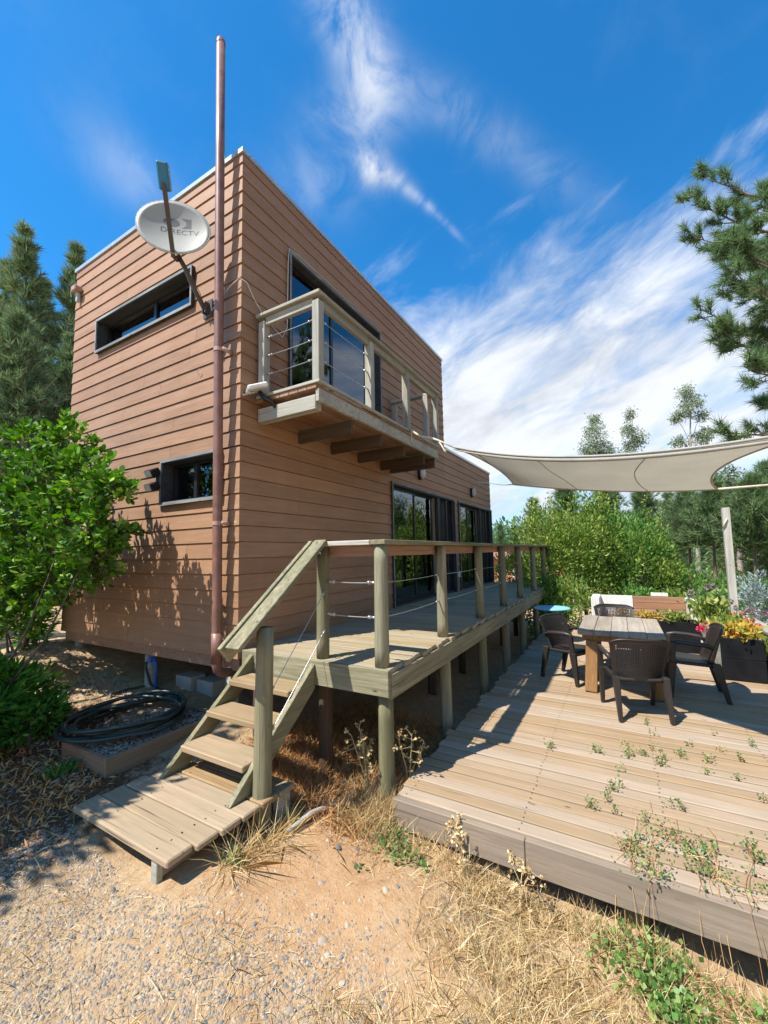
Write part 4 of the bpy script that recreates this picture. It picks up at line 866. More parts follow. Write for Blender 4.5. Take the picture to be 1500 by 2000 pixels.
# broad-leaved bush by the side wall
def laurel():
    rs = np.random.default_rng(21); base = (-1.50, 1.62, G(-1.50, 1.62)); t_ = thing('laurel_bush', 'glossy bright green broad leaved bush in front of the side wall', 'bush', base)
    P = []; Ax = []; mb = MB(); b = np.array(base)
    def at3(px, py, dep): q = fw+r2*((px-758.9)/FPX)-u2*((py-1014.6)/FPX); q = q/(q.x*math.cos(YAW)+q.y*math.sin(YAW)); return tuple(CAMP+q*dep)
    lobes = [(at3(q[0], q[1], 4.40-(q[0]-82)*.0052+(q[2]-4.2)*.45), q[3]) for q in ((55, 880, 4.2, .26), (135, 868, 4.35, .22), (25, 945, 4.0, .3), (105, 945, 4.15, .3), (170, 930, 4.25, .22), (205, 955, 4.3, .18), (60, 1015, 4.0, .3), (140, 1010, 4.2, .28), (195, 1035, 4.2, .22), (225, 950, 4.35, .10), (30, 1090, 3.95, .3), (105, 1085, 4.1, .28), (170, 1090, 4.2, .22), (205, 1075, 4.3, .15), (50, 1160, 4.0, .3), (110, 1140, 4.2, .22), (165, 1130, 4.25, .12), (20, 1210, 3.9, .25), (-60, 900, 4.2, .3), (-50, 1040, 4.0, .3), (-60, 1180, 3.9, .35), (15, 1150, 4.0, .3), (90, 1120, 4.3, .25), (45, 960, 4.95, .24), (85, 1040, 4.95, .24), (40, 1090, 4.9, .26))]
    for c, r_ in lobes:
        c = np.array(c)
        if rs.uniform() < .14: mb.tube([b+np.array([rs.normal(0, .05), rs.normal(0, .05), -.05]), b*.4+c*.6+np.array([0, 0, -.25]), c], [.016, .009, .004], 6)
        for k in range(int(430*r_*r_)+18):
            d = nrm(rs.normal(0, 1, 3)); p = c+d*r_*rs.uniform(.35, 1.0); tip = nrm(d+np.array([0, 0, .5])+rs.normal(0, .35, 3)); L0 = rs.uniform(.10, .19)
            mb.tube([p-tip*.1, p+tip*L0], [.004, .002], 3, False)
            for q in range(13):
                a = rs.uniform(0, 6.28); s1 = nrm(np.cross(tip, [.3, .2, 1])); s2 = np.cross(tip, s1); o_ = s1*math.cos(a)+s2*math.sin(a)
                P.append(p+tip*L0*(q/12)); Ax.append(o_*.9+tip*(.5+.5*q/12)+np.array([0, 0, .1]))
    P = np.array(P); Ax = np.array(Ax); n = len(P); ax = nrm(Ax+rs.normal(0, .2, (n, 3))); sd = nrm(np.cross(ax, rs.normal(0, .5, (n, 3))+np.array([0, 0, 1.0]))); nn = np.cross(ax, sd); Ls = rs.uniform(.038, .096, n)[:, None]
    V = np.stack([P, P+ax*Ls*.35+sd*Ls*.27+nn*Ls*.05, P+ax*Ls*.75+sd*Ls*.25+nn*Ls*.06, P+ax*Ls, P+ax*Ls*.75-sd*Ls*.25+nn*Ls*.06, P+ax*Ls*.35-sd*Ls*.27+nn*Ls*.05], 1).reshape(-1, 3)
    arr_mesh('crown', V, 6, 'laurel', t_, base=base); mb.build('trunk', 'bark', t_, True)
laurel()
q = fw+r2*((30-758.9)/FPX)-u2*((1230-1014.6)/FPX); q = CAMP+q*3.75
bush('low_shrub', 'bright leafy shrub under the broad leaved bush at the left edge', 'shrub', (q.x, q.y, G(q.x, q.y)), (.36, .30), .66, 2000, .085, 'laurel', 44, .32, None, 36, cr=.42, lift=.55)
bush('low_shrub', 'feathery green shrub at the left edge below the broad leaved bush', 'shrub', (-1.45, 1.55, G(-1.45, 1.55)), (.42, .42), .75, 2600, .10, 'fern', 40, .28, None, 31, cr=.4)
bush('low_shrub', 'small dark shrub spreading toward the hose box', 'shrub', (-1.12, 1.42, G(-1.12, 1.42)), (.36, .34), .42, 1500, .07, 'fern', 30, .4, None, 32, cr=.4)
bush('leafy_shrub', 'bright green narrow leaved shrub at the house back corner', 'shrub', (-.35, 3.75, G(-.35, 3.75)), (.4, .3), 1.2, 1600, .13, 'fern', 30, .22, None, 33, cr=.4)
bush('hedge_shrub', 'dark green shrub behind the broad leaved bush', 'shrub', (-.75, 5.2, G(-.75, 5.2)), (.8, .7), 1.9, 4600, .10, 'hedge2', 60, .5, None, 34)

bush('shade_tree', 'small leafy tree outside the left edge that shades the path', 'tree', (-2.9, 1.65, G(-2.9, 1.65)), (1.15, 1.0), 4.0, 9000, .13, 'hedge2', 70, .45, None, 35, lift=.68, cr=.42, stems=9)
# conifers
def tuft_needles(tips, dirs, n, length, w, rs, spread=.75, along=.22):
    k = len(tips); T2 = np.repeat(tips, n, 0); Dr = np.repeat(dirs, n, 0); P = T2-Dr*rs.uniform(0, along, (k*n, 1)); ax = nrm(Dr*.9+rs.normal(0, spread, (k*n, 3))); return needles(P, ax, length, w, rs)
def conifer(name, label, base, h, rad, mat, seed, n=22, length=.3, w=.009, whorls=22, per=7, z0=.1, bark='pinebark', tr=.16, group=None, shape=1.0, tpb=9, droop=.1, lift=.35, gap=0.0):
    rs = np.random.default_rng(seed); t_ = thing(name, label, 'tree', base, group); b = np.array(base); mb = MB()
    bend = rs.normal(0, .02, 2)*h
    mb.tube([b+np.array([bend[0]*q*q, bend[1]*q*q, h*q-.3*(q == 0)]) for q in np.linspace(0, 1, 8)], [tr*(1-.93*q) for q in np.linspace(0, 1, 8)], 9)
    tips = []; dirs = []
    for i in range(whorls):
        q = z0+(1-z0)*(i+rs.uniform(-.3, .3))/whorls; q = min(max(q, z0), .985)
        R_ = rad*(1-((q-z0)/(1-z0))**shape)*rs.uniform(.6, 1.15)+.12; c = b+np.array([bend[0]*q*q, bend[1]*q*q, h*q])
        for k in range(per):
            if rs.uniform() < gap: continue
            a = 2*math.pi*(k+rs.uniform(-.35, .35))/per+i*1.1; d = np.array([math.cos(a), math.sin(a), lift*(q)-droop*(1-q)]); e_ = c+d*R_*rs.uniform(.55, 1.15)+np.array([0, 0, .12*R_])
            md = (c+e_)/2+np.array([0, 0, -.06*R_]); mb.tube([c, md, e_], [tr*.16*(1.05-q)+.006, tr*.09*(1.05-q)+.004, .004], 4, False)
            for s_ in range(max(4, int(tpb*.72))):
                f_ = .25+.75*(s_+rs.uniform(0, 1))/tpb; p = (c*(1-f_)**2+md*2*f_*(1-f_)+e_*f_*f_); off = rs.normal(0, .10*R_+.03, 3)*(.4+.8*f_)
                dd_ = nrm(off*.9/(.1*R_+.03)*.35+d*.8+np.array([0, 0, .45])); tips.append(p+off); dirs.append(dd_)
    V = tuft_needles(np.array(tips), np.array(dirs), int(n*1.25), length, w, rs, .48, .2); arr_mesh('crown', V, 3, mat, t_, base=base); mb.build('trunk', bark, t_, True); return t_
def at(px, py_z, dep):
    """ground position dep metres in front of the camera at horizontal image position px"""
    q = (px-758.9)/FPX; return (CAMP.x+math.cos(YAW)*dep+math.sin(YAW)*q*dep, CAMP.y+math.sin(YAW)*dep-math.cos(YAW)*q*dep)
def zat(py, dep): return CAMP.z+(1068-py)/FPX*dep
def gat(px, dep, dz=0): x, y = at(px, 0, dep); return (x, y, G(x, y)+dz)
# left: two tall spires and a nearer broad pine
b = gat(38, 12.5); conifer('conifer', 'tall dark conifer with split top at the left edge', b, zat(378, 12.5)-b[2], 2.9, 'needle2', 41, 17, .30, .016, 26, 6, .08, droop=.0, lift=1.1, shape=.72, tpb=13, gap=.16)
b = gat(112, 13); conifer('conifer', 'narrow dark conifer standing against the house edge', b, zat(410, 13)-b[2], 2.2, 'needle2', 42, 17, .29, .016, 26, 6, .08, droop=.0, lift=1.1, shape=.8, tpb=13, gap=.14)
b = gat(12, 9.2); conifer('pine_tree', 'broad hazy green pine below the two spires at left', b, zat(560, 9.2)-b[2], 2.3, 'needle2', 43, 22, .22, .010, 26, 9, .10, droop=.0, lift=.5, shape=1.3, tpb=12)
b = gat(105, 10.2); conifer('pine_tree', 'bushy pine filling the gap beside the house wall', b, zat(600, 10.2)-b[2], 1.7, 'needle2', 44, 22, .22, .010, 22, 9, .10, lift=.5, shape=1.3, tpb=11)
b = gat(-110, 10); conifer('pine_tree', 'pine half outside the picture at far left', b, zat(470, 10)-b[2], 2.2, 'needle', 45, 18, .26, .010, 26, 8, .1, lift=.5, shape=1.1, tpb=10)

b = gat(72, 14.5); conifer('conifer', 'shorter conifer between the two dark spires', b, zat(475, 14.5)-b[2], 2.4, 'needle2', 46, 17, .30, .016, 22, 7, .08, droop=.0, lift=1.0, shape=.85, tpb=12, gap=.12)
b = gat(-8, 14); conifer('conifer', 'conifer cut by the left picture edge behind the split top one', b, zat(440, 14)-b[2], 2.6, 'needle2', 47, 17, .30, .016, 22, 7, .08, droop=.0, lift=1.0, shape=.85, tpb=12, gap=.12)
# right: near pine with long drooping tufts, trunk outside the frame
def near_pine():
    rs = np.random.default_rng(51); x, y = at(1690, 0, 7.2); base = (x, y, G(x, y)); t_ = thing('pine_tree', 'large pine leaning in from the right edge with long needle tufts', 'tree', base)
    b = np.array(base); mb = MB(); h = 10.4; mb.tube([b+np.array([0, 0, h*q-.3]) for q in np.linspace(0, 1, 9)], [.19*(1-.9*q)+.01 for q in np.linspace(0, 1, 9)], 10)
    RV = np.array(rt); FV = np.array([fw.x, fw.y, 0]); tips = []; dirs = []
    def limb(z, d, ln_, nb=8, th=.045, rise=.25):
        c = b+np.array([0, 0, z]); d = nrm(np.array(d)); pts = []
        for k in range(9):
            q = k/8; pts.append(c+d*ln_*q+np.array([0, 0, rise*ln_*(q**1.7)-.06*ln_*math.sin(q*math.pi)])+rs.normal(0, .03, 3)*q)
        mb.tube(pts, [th*(1-.85*k/8) for k in range(9)], 6)
        for k in range(int(nb*2.1)):
            q = rs.uniform(.30, 1); i = min(int(q*8), 7); p = pts[i]+(pts[i+1]-pts[i])*(q*8-i); sd = nrm(np.cross(d, [0, 0, 1]))*rs.choice((-1, 1)); dd = nrm(d*.6+sd*rs.uniform(.1, 1)+np.array([0, 0, rs.uniform(-.25, 1.3)])); l2 = rs.uniform(.2, .55)*ln_*.33*(1.15-.5*q)+.1
            e_ = p+dd*l2; mb.tube([p, p+dd*l2*.5-np.array([0, 0, .02]), e_], [.014, .009, .005], 4, False)
            for s_ in range(5): f_ = rs.uniform(.45, 1.0); d3 = nrm(dd+rs.normal(0, .5, 3)+np.array([0, 0, .45])); tips.append(p+(e_-p)*f_+d3*.07); dirs.append(d3)
        tips.append(pts[-1]); dirs.append(nrm(d+np.array([0, 0, .5])))
    Z = lambda py: zat(py, 7.2)-base[2]
    for py, ln_, rise, nb in ((480, 2.2, .50, 13), (540, 2.1, .45, 12), (620, 2.35, .30, 13), (690, 2.3, .22, 13), (745, 2.35, .05, 13), (420, 2.2, .6, 11), (830, 2.0, .03, 9), (350, 1.9, .65, 9), (650, 2.2, .45, 11), (580, 2.0, .55, 11), (510, 2.0, .3, 11)):
        a = rs.uniform(-.35, .35); limb(Z(py), -RV*math.cos(a)+FV*math.sin(a), ln_, nb, .045, rise)
        a = rs.uniform(-.35, .35)+math.pi*.5; limb(Z(py)+.2, -RV*math.cos(a)+FV*math.sin(a), ln_*.8, nb-3, .04, rise)
        a = rs.uniform(-.35, .35)-math.pi*.5; limb(Z(py)+.3, -RV*math.cos(a)+FV*math.sin(a), ln_*.7, nb-4, .04, rise)
        limb(Z(py)+.1, RV+FV*rs.uniform(-.5, .5), ln_*.8, 4, .04, rise)
    V = tuft_needles(np.array(tips), np.array(dirs), 30, .20, .0058, rs, .5, .2); arr_mesh('crown', V, 3, 'needle', t_, base=base); mb.build('trunk', 'pinebark', t_, True)
near_pine()
# young pines with bare trunks behind the terrace
for i, (px, dep, top, z0, rad, lab) in enumerate(((1342, 13, 965, .60, 1.2, 'slim young pine left of the sail post'), (1388, 12, 945, .58, 1.15, 'slim young pine just left of the sail post'), (1466, 11, 940, .56, 1.3, 'young pine right of the sail post'),
        (1530, 12, 900, .25, 1.7, 'young pine at the right edge'), (1105, 17, 915, .35, 1.5, 'pine behind the hedge below the sail, nearest the deck'), (1190, 18, 920, .42, 1.6, 'pine with reddish trunk behind the hedge middle'), (1258, 17, 935, .42, 1.4, 'pine behind the hedge right of the reddish trunk'),
        (1045, 19, 970, .2, 1.5, 'bushy pine beyond the deck end'), (1440, 17, 940, .15, 1.8, 'dense pine behind the sail post'), (1310, 19, 960, .15, 1.6, 'dense pine far behind the planters'), (975, 32, 1015, .15, 1.7, 'far small pine at the end of the deck rail'), (1010, 30, 1020, .12, 1.6, 'far small pine next to the hedge'), (1580, 16, 860, .1, 2.2, 'tall pine outside the right edge'))):
    b = gat(px, dep); conifer('pine_tree', lab, b, zat(top, dep)-b[2], rad, 'needle', 60+i, 20, .27, .010, 16, 7, z0, tr=.075, tpb=9, shape=1.2, lift=.7, group='pines behind the terrace')
# more pines out of frame to the right (they reflect in the glass doors)
for i, (x, y, h) in enumerate(((13, -11, 8.5), (17, -9.5, 9.5), (9.5, -12, 9), (21, -14, 10))):
    conifer('pine_tree', ('pine reflected in the first glass door', 'taller pine reflected in the glass doors', 'pine reflected in the balcony window', 'farthest pine reflected in the glass doors')[i], (x, y, G(x, y)), h, 2.0, 'needle', 90+i, 16, .3, .012, 18, 7, .15, tr=.12, tpb=9, shape=1.2, lift=.5, group='pines beside the terrace')
# unseen pines added around the viewpoint to block skylight on the front wall
src = [o for o in COL.objects if o.parent is None and o.name.startswith('pine_tree') and o.get('group') == 'pines beside the terrace']
for i, (x, y, sc_, lab) in enumerate(((5.5, -12.5, 1.5, 'added unseen tall pine right of the viewpoint, nearest the terrace'), (1.0, -13, 1.6, 'added unseen tall pine right behind the viewpoint'), (-4.5, -12, 1.5, 'added unseen tall pine behind the viewpoint'), (-9.5, -9, 1.5, 'added unseen tall pine behind and left of the viewpoint'), (10.5, -15, 1.7, 'added unseen tallest pine right of the terrace'))):
    c = copy_tree(src[i % 4]); c.location = (x, y, G(x, y)-.1); c.scale = (sc_*1.25, sc_*1.25, sc_); c.rotation_euler.z = i*1.3; c['label'] = lab
# eucalyptus
def euc(px, dep, top, lab, seed, clus, lean=0):
    rs = np.random.default_rng(seed); b = np.array(gat(px, dep)); t_ = thing('eucalyptus_tree', lab, 'tree', tuple(b), 'eucalyptus beyond the hedge'); h = zat(top, dep)-b[2]; mb = MB(); RV = np.array(rt)
    pts = [b+np.array([0, 0, h*q])+RV*lean*q*q+rs.normal(0, .05, 3)*q for q in np.linspace(0, .97, 9)]; mb.tube(pts, [.13*(1-.88*q) for q in np.linspace(0, 1, 9)], 7)
    P = []; A_ = []
    for (u, v, s_) in clus:
        c = b+np.array([0, 0, h*v])+RV*(u+lean*v*v)+np.array([fw.x, fw.y, 0])*rs.normal(0, .2); k0 = pts[min(8, int(v*8.4))]; mb.tube([k0-np.array([0, 0, .5]), (k0+c)/2, c], [.03, .02, .01], 4, False)
        for k in range(int(26*s_/.4)):
            q = c+nrm(rs.normal(0, 1, 3))*s_*rs.uniform(.2, 1)**.6; n = 16; P.append(q+rs.normal(0, .12, (n, 3))); A_.append(np.tile([0, 0, -.5], (n, 1))+rs.normal(0, .6, (n, 3)))
    V = leaves(np.concatenate(P), np.concatenate(A_), .20, .24, .3, rs); arr_mesh('crown', V, 4, 'euc', t_, base=tuple(b)); mb.build('trunk', 'palebark', t_, True)
D0 = 24
euc(1175, D0, 795, 'rounded eucalyptus top above the sail, leftmost of three', 71, [(-.55, .80, .65), (.25, .80, .7), (-.1, .88, .6), (.6, .76, .5), (-.8, .72, .5), (0, .96, .3), (.3, .70, .6), (-.4, .68, .6), (.1, .6, .7)])
euc(1243, D0, 783, 'slender eucalyptus top, middle of three above the sail', 72, [(0, .95, .28), (-.15, .87, .4), (.4, .82, .4), (.05, .78, .45), (-.5, .73, .4), (.15, .70, .3), (-.1, .6, .3)], .2)
euc(1358, D0, 735, 'taller eucalyptus with separate clumps, right of three above the sail', 73, [(-.2, .95, .45), (.1, .89, .55), (-.35, .85, .5), (.65, .83, .3), (-.6, .83, .3), (.55, .72, .45), (.85, .74, .35), (-.45, .72, .4), (-.25, .64, .4), (.5, .62, .5), (.1, .55, .5)], .3)
euc(1440, 15, 900, 'leafy eucalyptus hanging below the sail rope at right', 74, [(-.3, .9, .4), (.3, .85, .5), (-.1, .75, .5), (.5, .7, .5), (-.5, .65, .4), (.2, .58, .5)], .1)
# hedge shrubs beyond the deck and terrace
hz = [(1000, 12.6, 1052, .8, 'hedge', 'pale shrub at the far end of the deck'), (1075, 11.2, 968, 1.25, 'hedge', 'tall light green shrub rising beside the deck end'), (1140, 11.5, 940, 1.3, 'hedge', 'tallest yellow green shrub under the sail'), (1205, 11.6, 972, 1.25, 'hedge2', 'mid green shrub behind the white sofa left arm'), (1265, 11.2, 1012, 1.15, 'hedge', 'yellow green shrub behind the sofa back'),
      (1320, 11.0, 1095, 1.0, 'hedge2', 'dark green shrub behind the sofa right arm'), (1375, 10.4, 1122, .9, 'hedge2', 'low green shrub behind the planter flowers'), (1450, 10.2, 1125, .95, 'hedge2', 'deep green shrub right of the sail post'), (1530, 9.8, 1110, 1.0, 'hedge2', 'green shrub at the right edge of the picture'), (1105, 9.6, 1120, .8, 'hedge', 'low leafy shrub at the terrace back edge near the blue table'), (1050, 9.9, 1110, .8, 'hedge2', 'small shrub under the deck end'), (1240, 9.8, 1135, .7, 'hedge2', 'low shrub behind the far armchair'), (1330, 9.6, 1145, .7, 'hedge', 'low shrub right behind the sofa')]
for i, (px, dep, top, rd, mt, lab) in enumerate(hz):
    b = gat(px, dep); h = zat(top, dep)-b[2]; bush('hedge_shrub', lab, 'shrub', b, (rd, rd), h, int(3600*rd*h/2), .095, mt, int(46*rd), .42, 'shrubs behind the terrace', 110+i, lift=.52, cr=.33, upw=.9)
# loose whippy shoots rising above the hedge
rs = np.random.default_rng(5); mbv = []; P = []; A_ = []; st_ = MB()
for k in range(34):
    px = rs.uniform(1030, 1290); dep = rs.uniform(10.6, 11.8); b = np.array(gat(px, dep)); top = zat(rs.uniform(955, 1060), dep); e_ = np.array([b[0]+rs.normal(0, .2), b[1]+rs.normal(0, .2), top]); b[2] = top-1.1
    st_.tube([b, (b+e_)/2+rs.normal(0, .05, 3), e_], [.008, .006, .003], 4, False)
    n = 40; q = rs.uniform(0, 1, (n, 1)); P.append(b*(1-q)+e_*q+rs.normal(0, .03, (n, 3))); A_.append(rs.normal(0, .7, (n, 3))+np.array([0, 0, .5]))
vs = thing('climbing_shoots', 'upright leafy shoots sticking out above the yellow green shrubs', 'vine', (float(at(1160, 0, 11)[0]), float(at(1160, 0, 11)[1]), -1.2)); arr_mesh('leaf', leaves(np.concatenate(P), np.concatenate(A_), .11, .4, .3, rs), 4, 'hedge', vs, base=tuple(vs.location)); st_.build('stem', 'pinebark', vs)
b = gat(1463, 9.2); 
bush('silver_shrub', 'pale silvery blue shrub right of the sail post', 'shrub', b, (.34, .3), zat(1115, 9.2)-b[2], 1500, .10, 'silver', 30, .3, None, 140, lift=.6, cr=.5)
# far wood closing the view behind the hedge
rs = np.random.default_rng(8); P = []; A_ = []
for k in range(420):
    px = rs.uniform(930, 1900); dep = rs.uniform(34, 60); x, y = at(px, 0, dep); z = -2.6+rs.uniform(0, 1)*(zat(1030, dep)+2.6)+(px > 1250)*rs.uniform(0, 2.0); n = 70; d = nrm(rs.normal(0, 1, (n, 3))); P.append(np.array([x, y, z])+d*rs.uniform(.5, 1.6)); A_.append(d+np.array([0, 0, .4]))
tag(arr_mesh('distant_wood', leaves(np.concatenate(P), np.concatenate(A_), .7, .5, .4, rs), 4, 'wooden'), 'distant green woodland beyond the hedge', 'woodland', None, 'stuff')
P = []; A_ = []
for k in range(150):
    px = rs.uniform(-900, 200); dep = rs.uniform(15, 22); x, y = at(px, 0, dep); z = rs.uniform(-.5, 5.5); n = 70; d = nrm(rs.normal(0, 1, (n, 3))); P.append(np.array([x, y, z])+d*rs.uniform(.4, 1.1)); A_.append(d+np.array([0, 0, .4]))
tag(arr_mesh('woodland_edge', leaves(np.concatenate(P), np.concatenate(A_), .45, .4, .4, rs), 4, 'wooden'), 'dark woodland behind the conifers at left', 'woodland', None, 'stuff')
# neighbour's house glimpsed through the railing
bx, by = at(1015, 0, 24); nb = thing('neighbour_house', 'terracotta walled house glimpsed between the deck rail posts', 'house', (bx, by, -2)); MB().box(bx-.5, bx+3.5, by-2.2, by+2.2, -2.4, .55).build('wall', 'terracotta', nb); MB().add([(bx-.9, by-2.6, .5), (bx+3.9, by-2.6, .5), (bx+3.9, by+2.6, .5), (bx-.9, by+2.6, .5), (bx+1.5, by-2.6, .95), (bx+1.5, by+2.6, .95)], [(0, 1, 4), (2, 3, 5), (1, 2, 5, 4), (3, 0, 4, 5), (0, 3, 2, 1)]).build('roof', 'rooft', nb); w_ = MB().box(bx-.53, bx-.5, by-.5, by+.4, -.6, .2).build('window', 'whitew', nb); MB().box(bx-.54, bx-.531, by-.42, by+.32, -.52, .12).build('pane', 'black', w_)

# planter plants
def clump(name, lab, x, y, z, rx, ry, h, mat, n, size, seed, cat='plant', wid=.5, grp='plants in the planters'):
    rs = np.random.default_rng(seed); t_ = thing(name, lab, cat, (x, y, z), grp); P = np.stack([x+rs.normal(0, rx*.5, n), y+rs.normal(0, ry*.5, n), z+h*rs.uniform(0, 1, n)**.7*.9], 1); A_ = rs.normal(0, .6, (n, 3))+np.array([0, 0, .8]); arr_mesh('foliage', leaves(P, A_, size, wid, .3, rs), 4, mat, t_, base=(x, y, z))
    mb = MB()
    for k in range(6): a = rs.uniform(0, 6.28); mb.tube([(x, y, z-.06), (x+math.cos(a)*rx*.4, y+math.sin(a)*ry*.4, z+h*.6)], .006, 4)
    mb.build('stem', 'weed', t_); return t_
PZ = TZ+.48
clump('succulent', 'yellow and orange succulent at the near end of the black planter', 4.42, -4.55, PZ, .22, .22, .24, 'succ', 420, .075, 201); clump('succulent', 'yellow green succulent in the middle of the edge planter', 4.85, -4.53, PZ, .26, .22, .26, 'gsucc', 420, .08, 202)
clump('succulent', 'orange succulent farther along the edge planter', 5.25, -4.55, PZ, .25, .2, .24, 'succ', 360, .075, 203); clump('succulent', 'yellow succulent spilling over the right side of the planter', 4.35, -4.80, PZ-.12, .12, .08, .2, 'gsucc', 160, .07, 204)
clump('succulent', 'small orange succulent beside the far armchair', 5.84, -3.22, TZ+.44, .12, .1, .24, 'succ', 150, .07, 205); clump('succulent', 'yellow succulent at the sofa end of the long planter', 5.84, -3.6, TZ+.44, .16, .2, .18, 'succ', 220, .07, 206); clump('succulent', 'pale yellow succulent row by the sofa right arm', 5.84, -3.98, TZ+.44, .18, .2, .2, 'gsucc', 240, .07, 207)
clump('garden_plant', 'leafy green plant behind the pink geranium', 5.45, -4.42, PZ, .28, .22, .45, 'gsucc', 420, .11, 208); clump('garden_plant', 'tall loose green plant behind the planter corner', 6.15, -4.55, TZ+.3, .35, .3, .75, 'weed', 420, .12, 209)
def flowerhead(name, lab, x, y, z0, z1, r_, mat, seed, n=90, cat='flower', elong=(1, 1, 1)):
    rs = np.random.default_rng(seed); t_ = thing(name, lab, cat, (x, y, z0)); d = nrm(rs.normal(0, 1, (n, 3))); P = np.array([x, y, z1])+d*r_*.7*np.array(elong); arr_mesh('petals', leaves(P, d, r_*.55, .9, .3, rs), 4, mat, t_, base=(x, y, z0)); MB().tube([(x, y, z0), (x+.01, y, (z0+z1)/2), (x, y, z1)], .005, 5).build('stem', 'weed', t_)
def fl_at(px, py, dep): x, y = at(px, 0, dep); return x, y, zat(py, dep)
for i, (px, py, dep, r_, mt, lab, el) in enumerate(((1362, 1222, 6.3, .062, 'pink', 'large crimson pink geranium head at the planter corner', (1, 1, .8)), (1351, 1226, 6.3, .05, 'pink', 'smaller geranium head touching the large crimson one', (1, 1, .8)), (1439, 1211, 5.9, .034, 'pink', 'pink flower left of a pair above the orange succulent', (1, 1, .8)), (1453, 1211, 5.9, .03, 'pink', 'pink flower right of a pair above the orange succulent', (1, 1, .8)), (1463, 1222, 5.7, .035, 'pink', 'pale pink flower lowest on the right', (1, 1, .8)), (1434, 1199, 6.2, .025, 'pink', 'small red flower by the sail post', (1, 1, 1)),
      (1378, 1178, 6.6, .06, 'mauve', 'drooping mauve flower spike left of the sail post', (1.8, .8, .7)), (1412, 1175, 6.4, .045, 'mauve', 'brown seed head crossing the sail post', (1.3, 1, .8)), (1424, 1188, 6.3, .04, 'mauve', 'faded flower head right of the sail post base', (1.2, 1, .8)), (1378, 1148, 7.2, .08, 'mauve', 'large brown seed head above the mauve spike', (1.3, 1, .8)), (1340, 1160, 7.2, .07, 'mauve', 'brown flower head behind the pink geranium', (1, 1, 1)), (1450, 1192, 6.4, .06, 'mauve', 'wide faded flower head behind the pink pair', (1.6, 1, .7)), (1475, 1200, 6.3, .05, 'mauve', 'faded flower head nearest the right edge', (1.3, 1, .8)))):
    x, y, z = fl_at(px, py, dep); flowerhead('flower', lab, x, y, PZ-.1, z, r_, mt, 300+i, 90, 'flower', el)

# ------------------------------------------------------------------ loose ground cover
def inside_blocks(x, y):
    return ((x > -.06) & (y < -1.68)) | ((x > 0) & (y > -.0)) | ((x > -1.34) & (x < -.42) & (y > -1.12) & (y < .03))
rs = np.random.default_rng(77)
# gravel: denser on the left path
def gravel(n, xr, yr, dens, smin, smax, seed):
    rs = np.random.default_rng(seed); x = rs.uniform(*xr, n); y = rs.uniform(*yr, n); k = rs.uniform(0, 1, n) < dens(x, y); k &= ~inside_blocks(x, y); x, y = x[k], y[k]; n = len(x); z = zg(x, y)
    s_ = rs.uniform(smin, smax, n)*rs.choice([.6, .8, 1, 1.3], n); a = rs.uniform(0, 6.28, n); el = rs.uniform(.5, 1, n); hh = rs.uniform(.3, .6, n); tl_ = rs.normal(0, .25, (n, 2))
    ring = []
    for j in range(5):
        t_ = a+j*math.pi*.4+rs.normal(0, .2, n); rr = s_*rs.uniform(.75, 1.15, n); dx = np.cos(t_)*rr; dy = np.sin(t_)*rr*el; ring.append(np.stack([x+dx*np.cos(a)-dy*np.sin(a), y+dx*np.sin(a)+dy*np.cos(a), z+dx*tl_[:, 0]-s_*.15], 1))
    tp_ = [np.stack([x+(ring[j][:, 0]-x)*.55, y+(ring[j][:, 1]-y)*.55, z+dx*0+s_*hh+(ring[j][:, 2]-z)], 1) for j in range(5)]
    V = np.stack(ring+tp_, 1).reshape(-1, 3); fq = (np.arange(n)[:, None, None]*10+np.array([(j, (j+1) % 5, 5+(j+1) % 5, 5+j) for j in range(5)])[None]).reshape(-1, 4); ft = np.arange(n)[:, None]*10+np.arange(5, 10)[None]
    me = bpy.data.meshes.new('gravel'); lv = np.concatenate([fq.ravel(), ft.ravel()]).astype(np.int32); tot = np.concatenate([np.full(len(fq), 4), np.full(n, 5)]).astype(np.int32); stt = np.concatenate([[0], np.cumsum(tot)[:-1]]).astype(np.int32)
    me.vertices.add(len(V)); me.vertices.foreach_set('co', V.astype(np.float32).ravel()); me.loops.add(len(lv)); me.loops.foreach_set('vertex_index', lv); me.polygons.add(len(tot)); me.polygons.foreach_set('loop_start', stt); me.polygons.foreach_set('loop_total', tot); me.update(calc_edges=True)
    return fin('gravel', me, 'stone')
def sm(a, b, v): t_ = np.clip((v-a)/(b-a), 0, 1); return t_*t_*(3-2*t_)
def patch(x, y, f=1.0): return .5+.5*np.sin(x*3.1*f+1.7*np.sin(y*2.3*f))*np.sin(y*2.7*f+1.3*np.sin(x*1.9*f+.7))
dg = lambda x, y: np.clip((sm(-.88, -1.38, x+.14*np.sin(y*4)+.25*sm(-1.5, -.6, y))*sm(-2.95, -2.1, y)*.78+.03)*(.70+.45*(patch(x-1, y+2, 5.5)-.5)+.35*(patch(x+2, y, 2.3)-.5))*np.where(y > .05, .4, 1), .02, 1)
tag(gravel(120000, (-2.15, -.2), (-3.0, 1.2), dg, .0045, .0115, 1), 'grey and tan gravel spread over the path', 'gravel', None, 'stuff')
tag(gravel(6000, (-1.2, .3), (.34, 3.7), lambda x, y: np.full(len(x), .8), .009, .022, 2), 'pale gravel heaped along the side wall', 'gravel', None, 'stuff')
tag(gravel(1300, (-2.2, .1), (-3.3, 1.5), lambda x, y: np.full(len(x), .35), .014, .026, 3), 'scattered larger pebbles on the clay', 'pebbles', None, 'stuff')
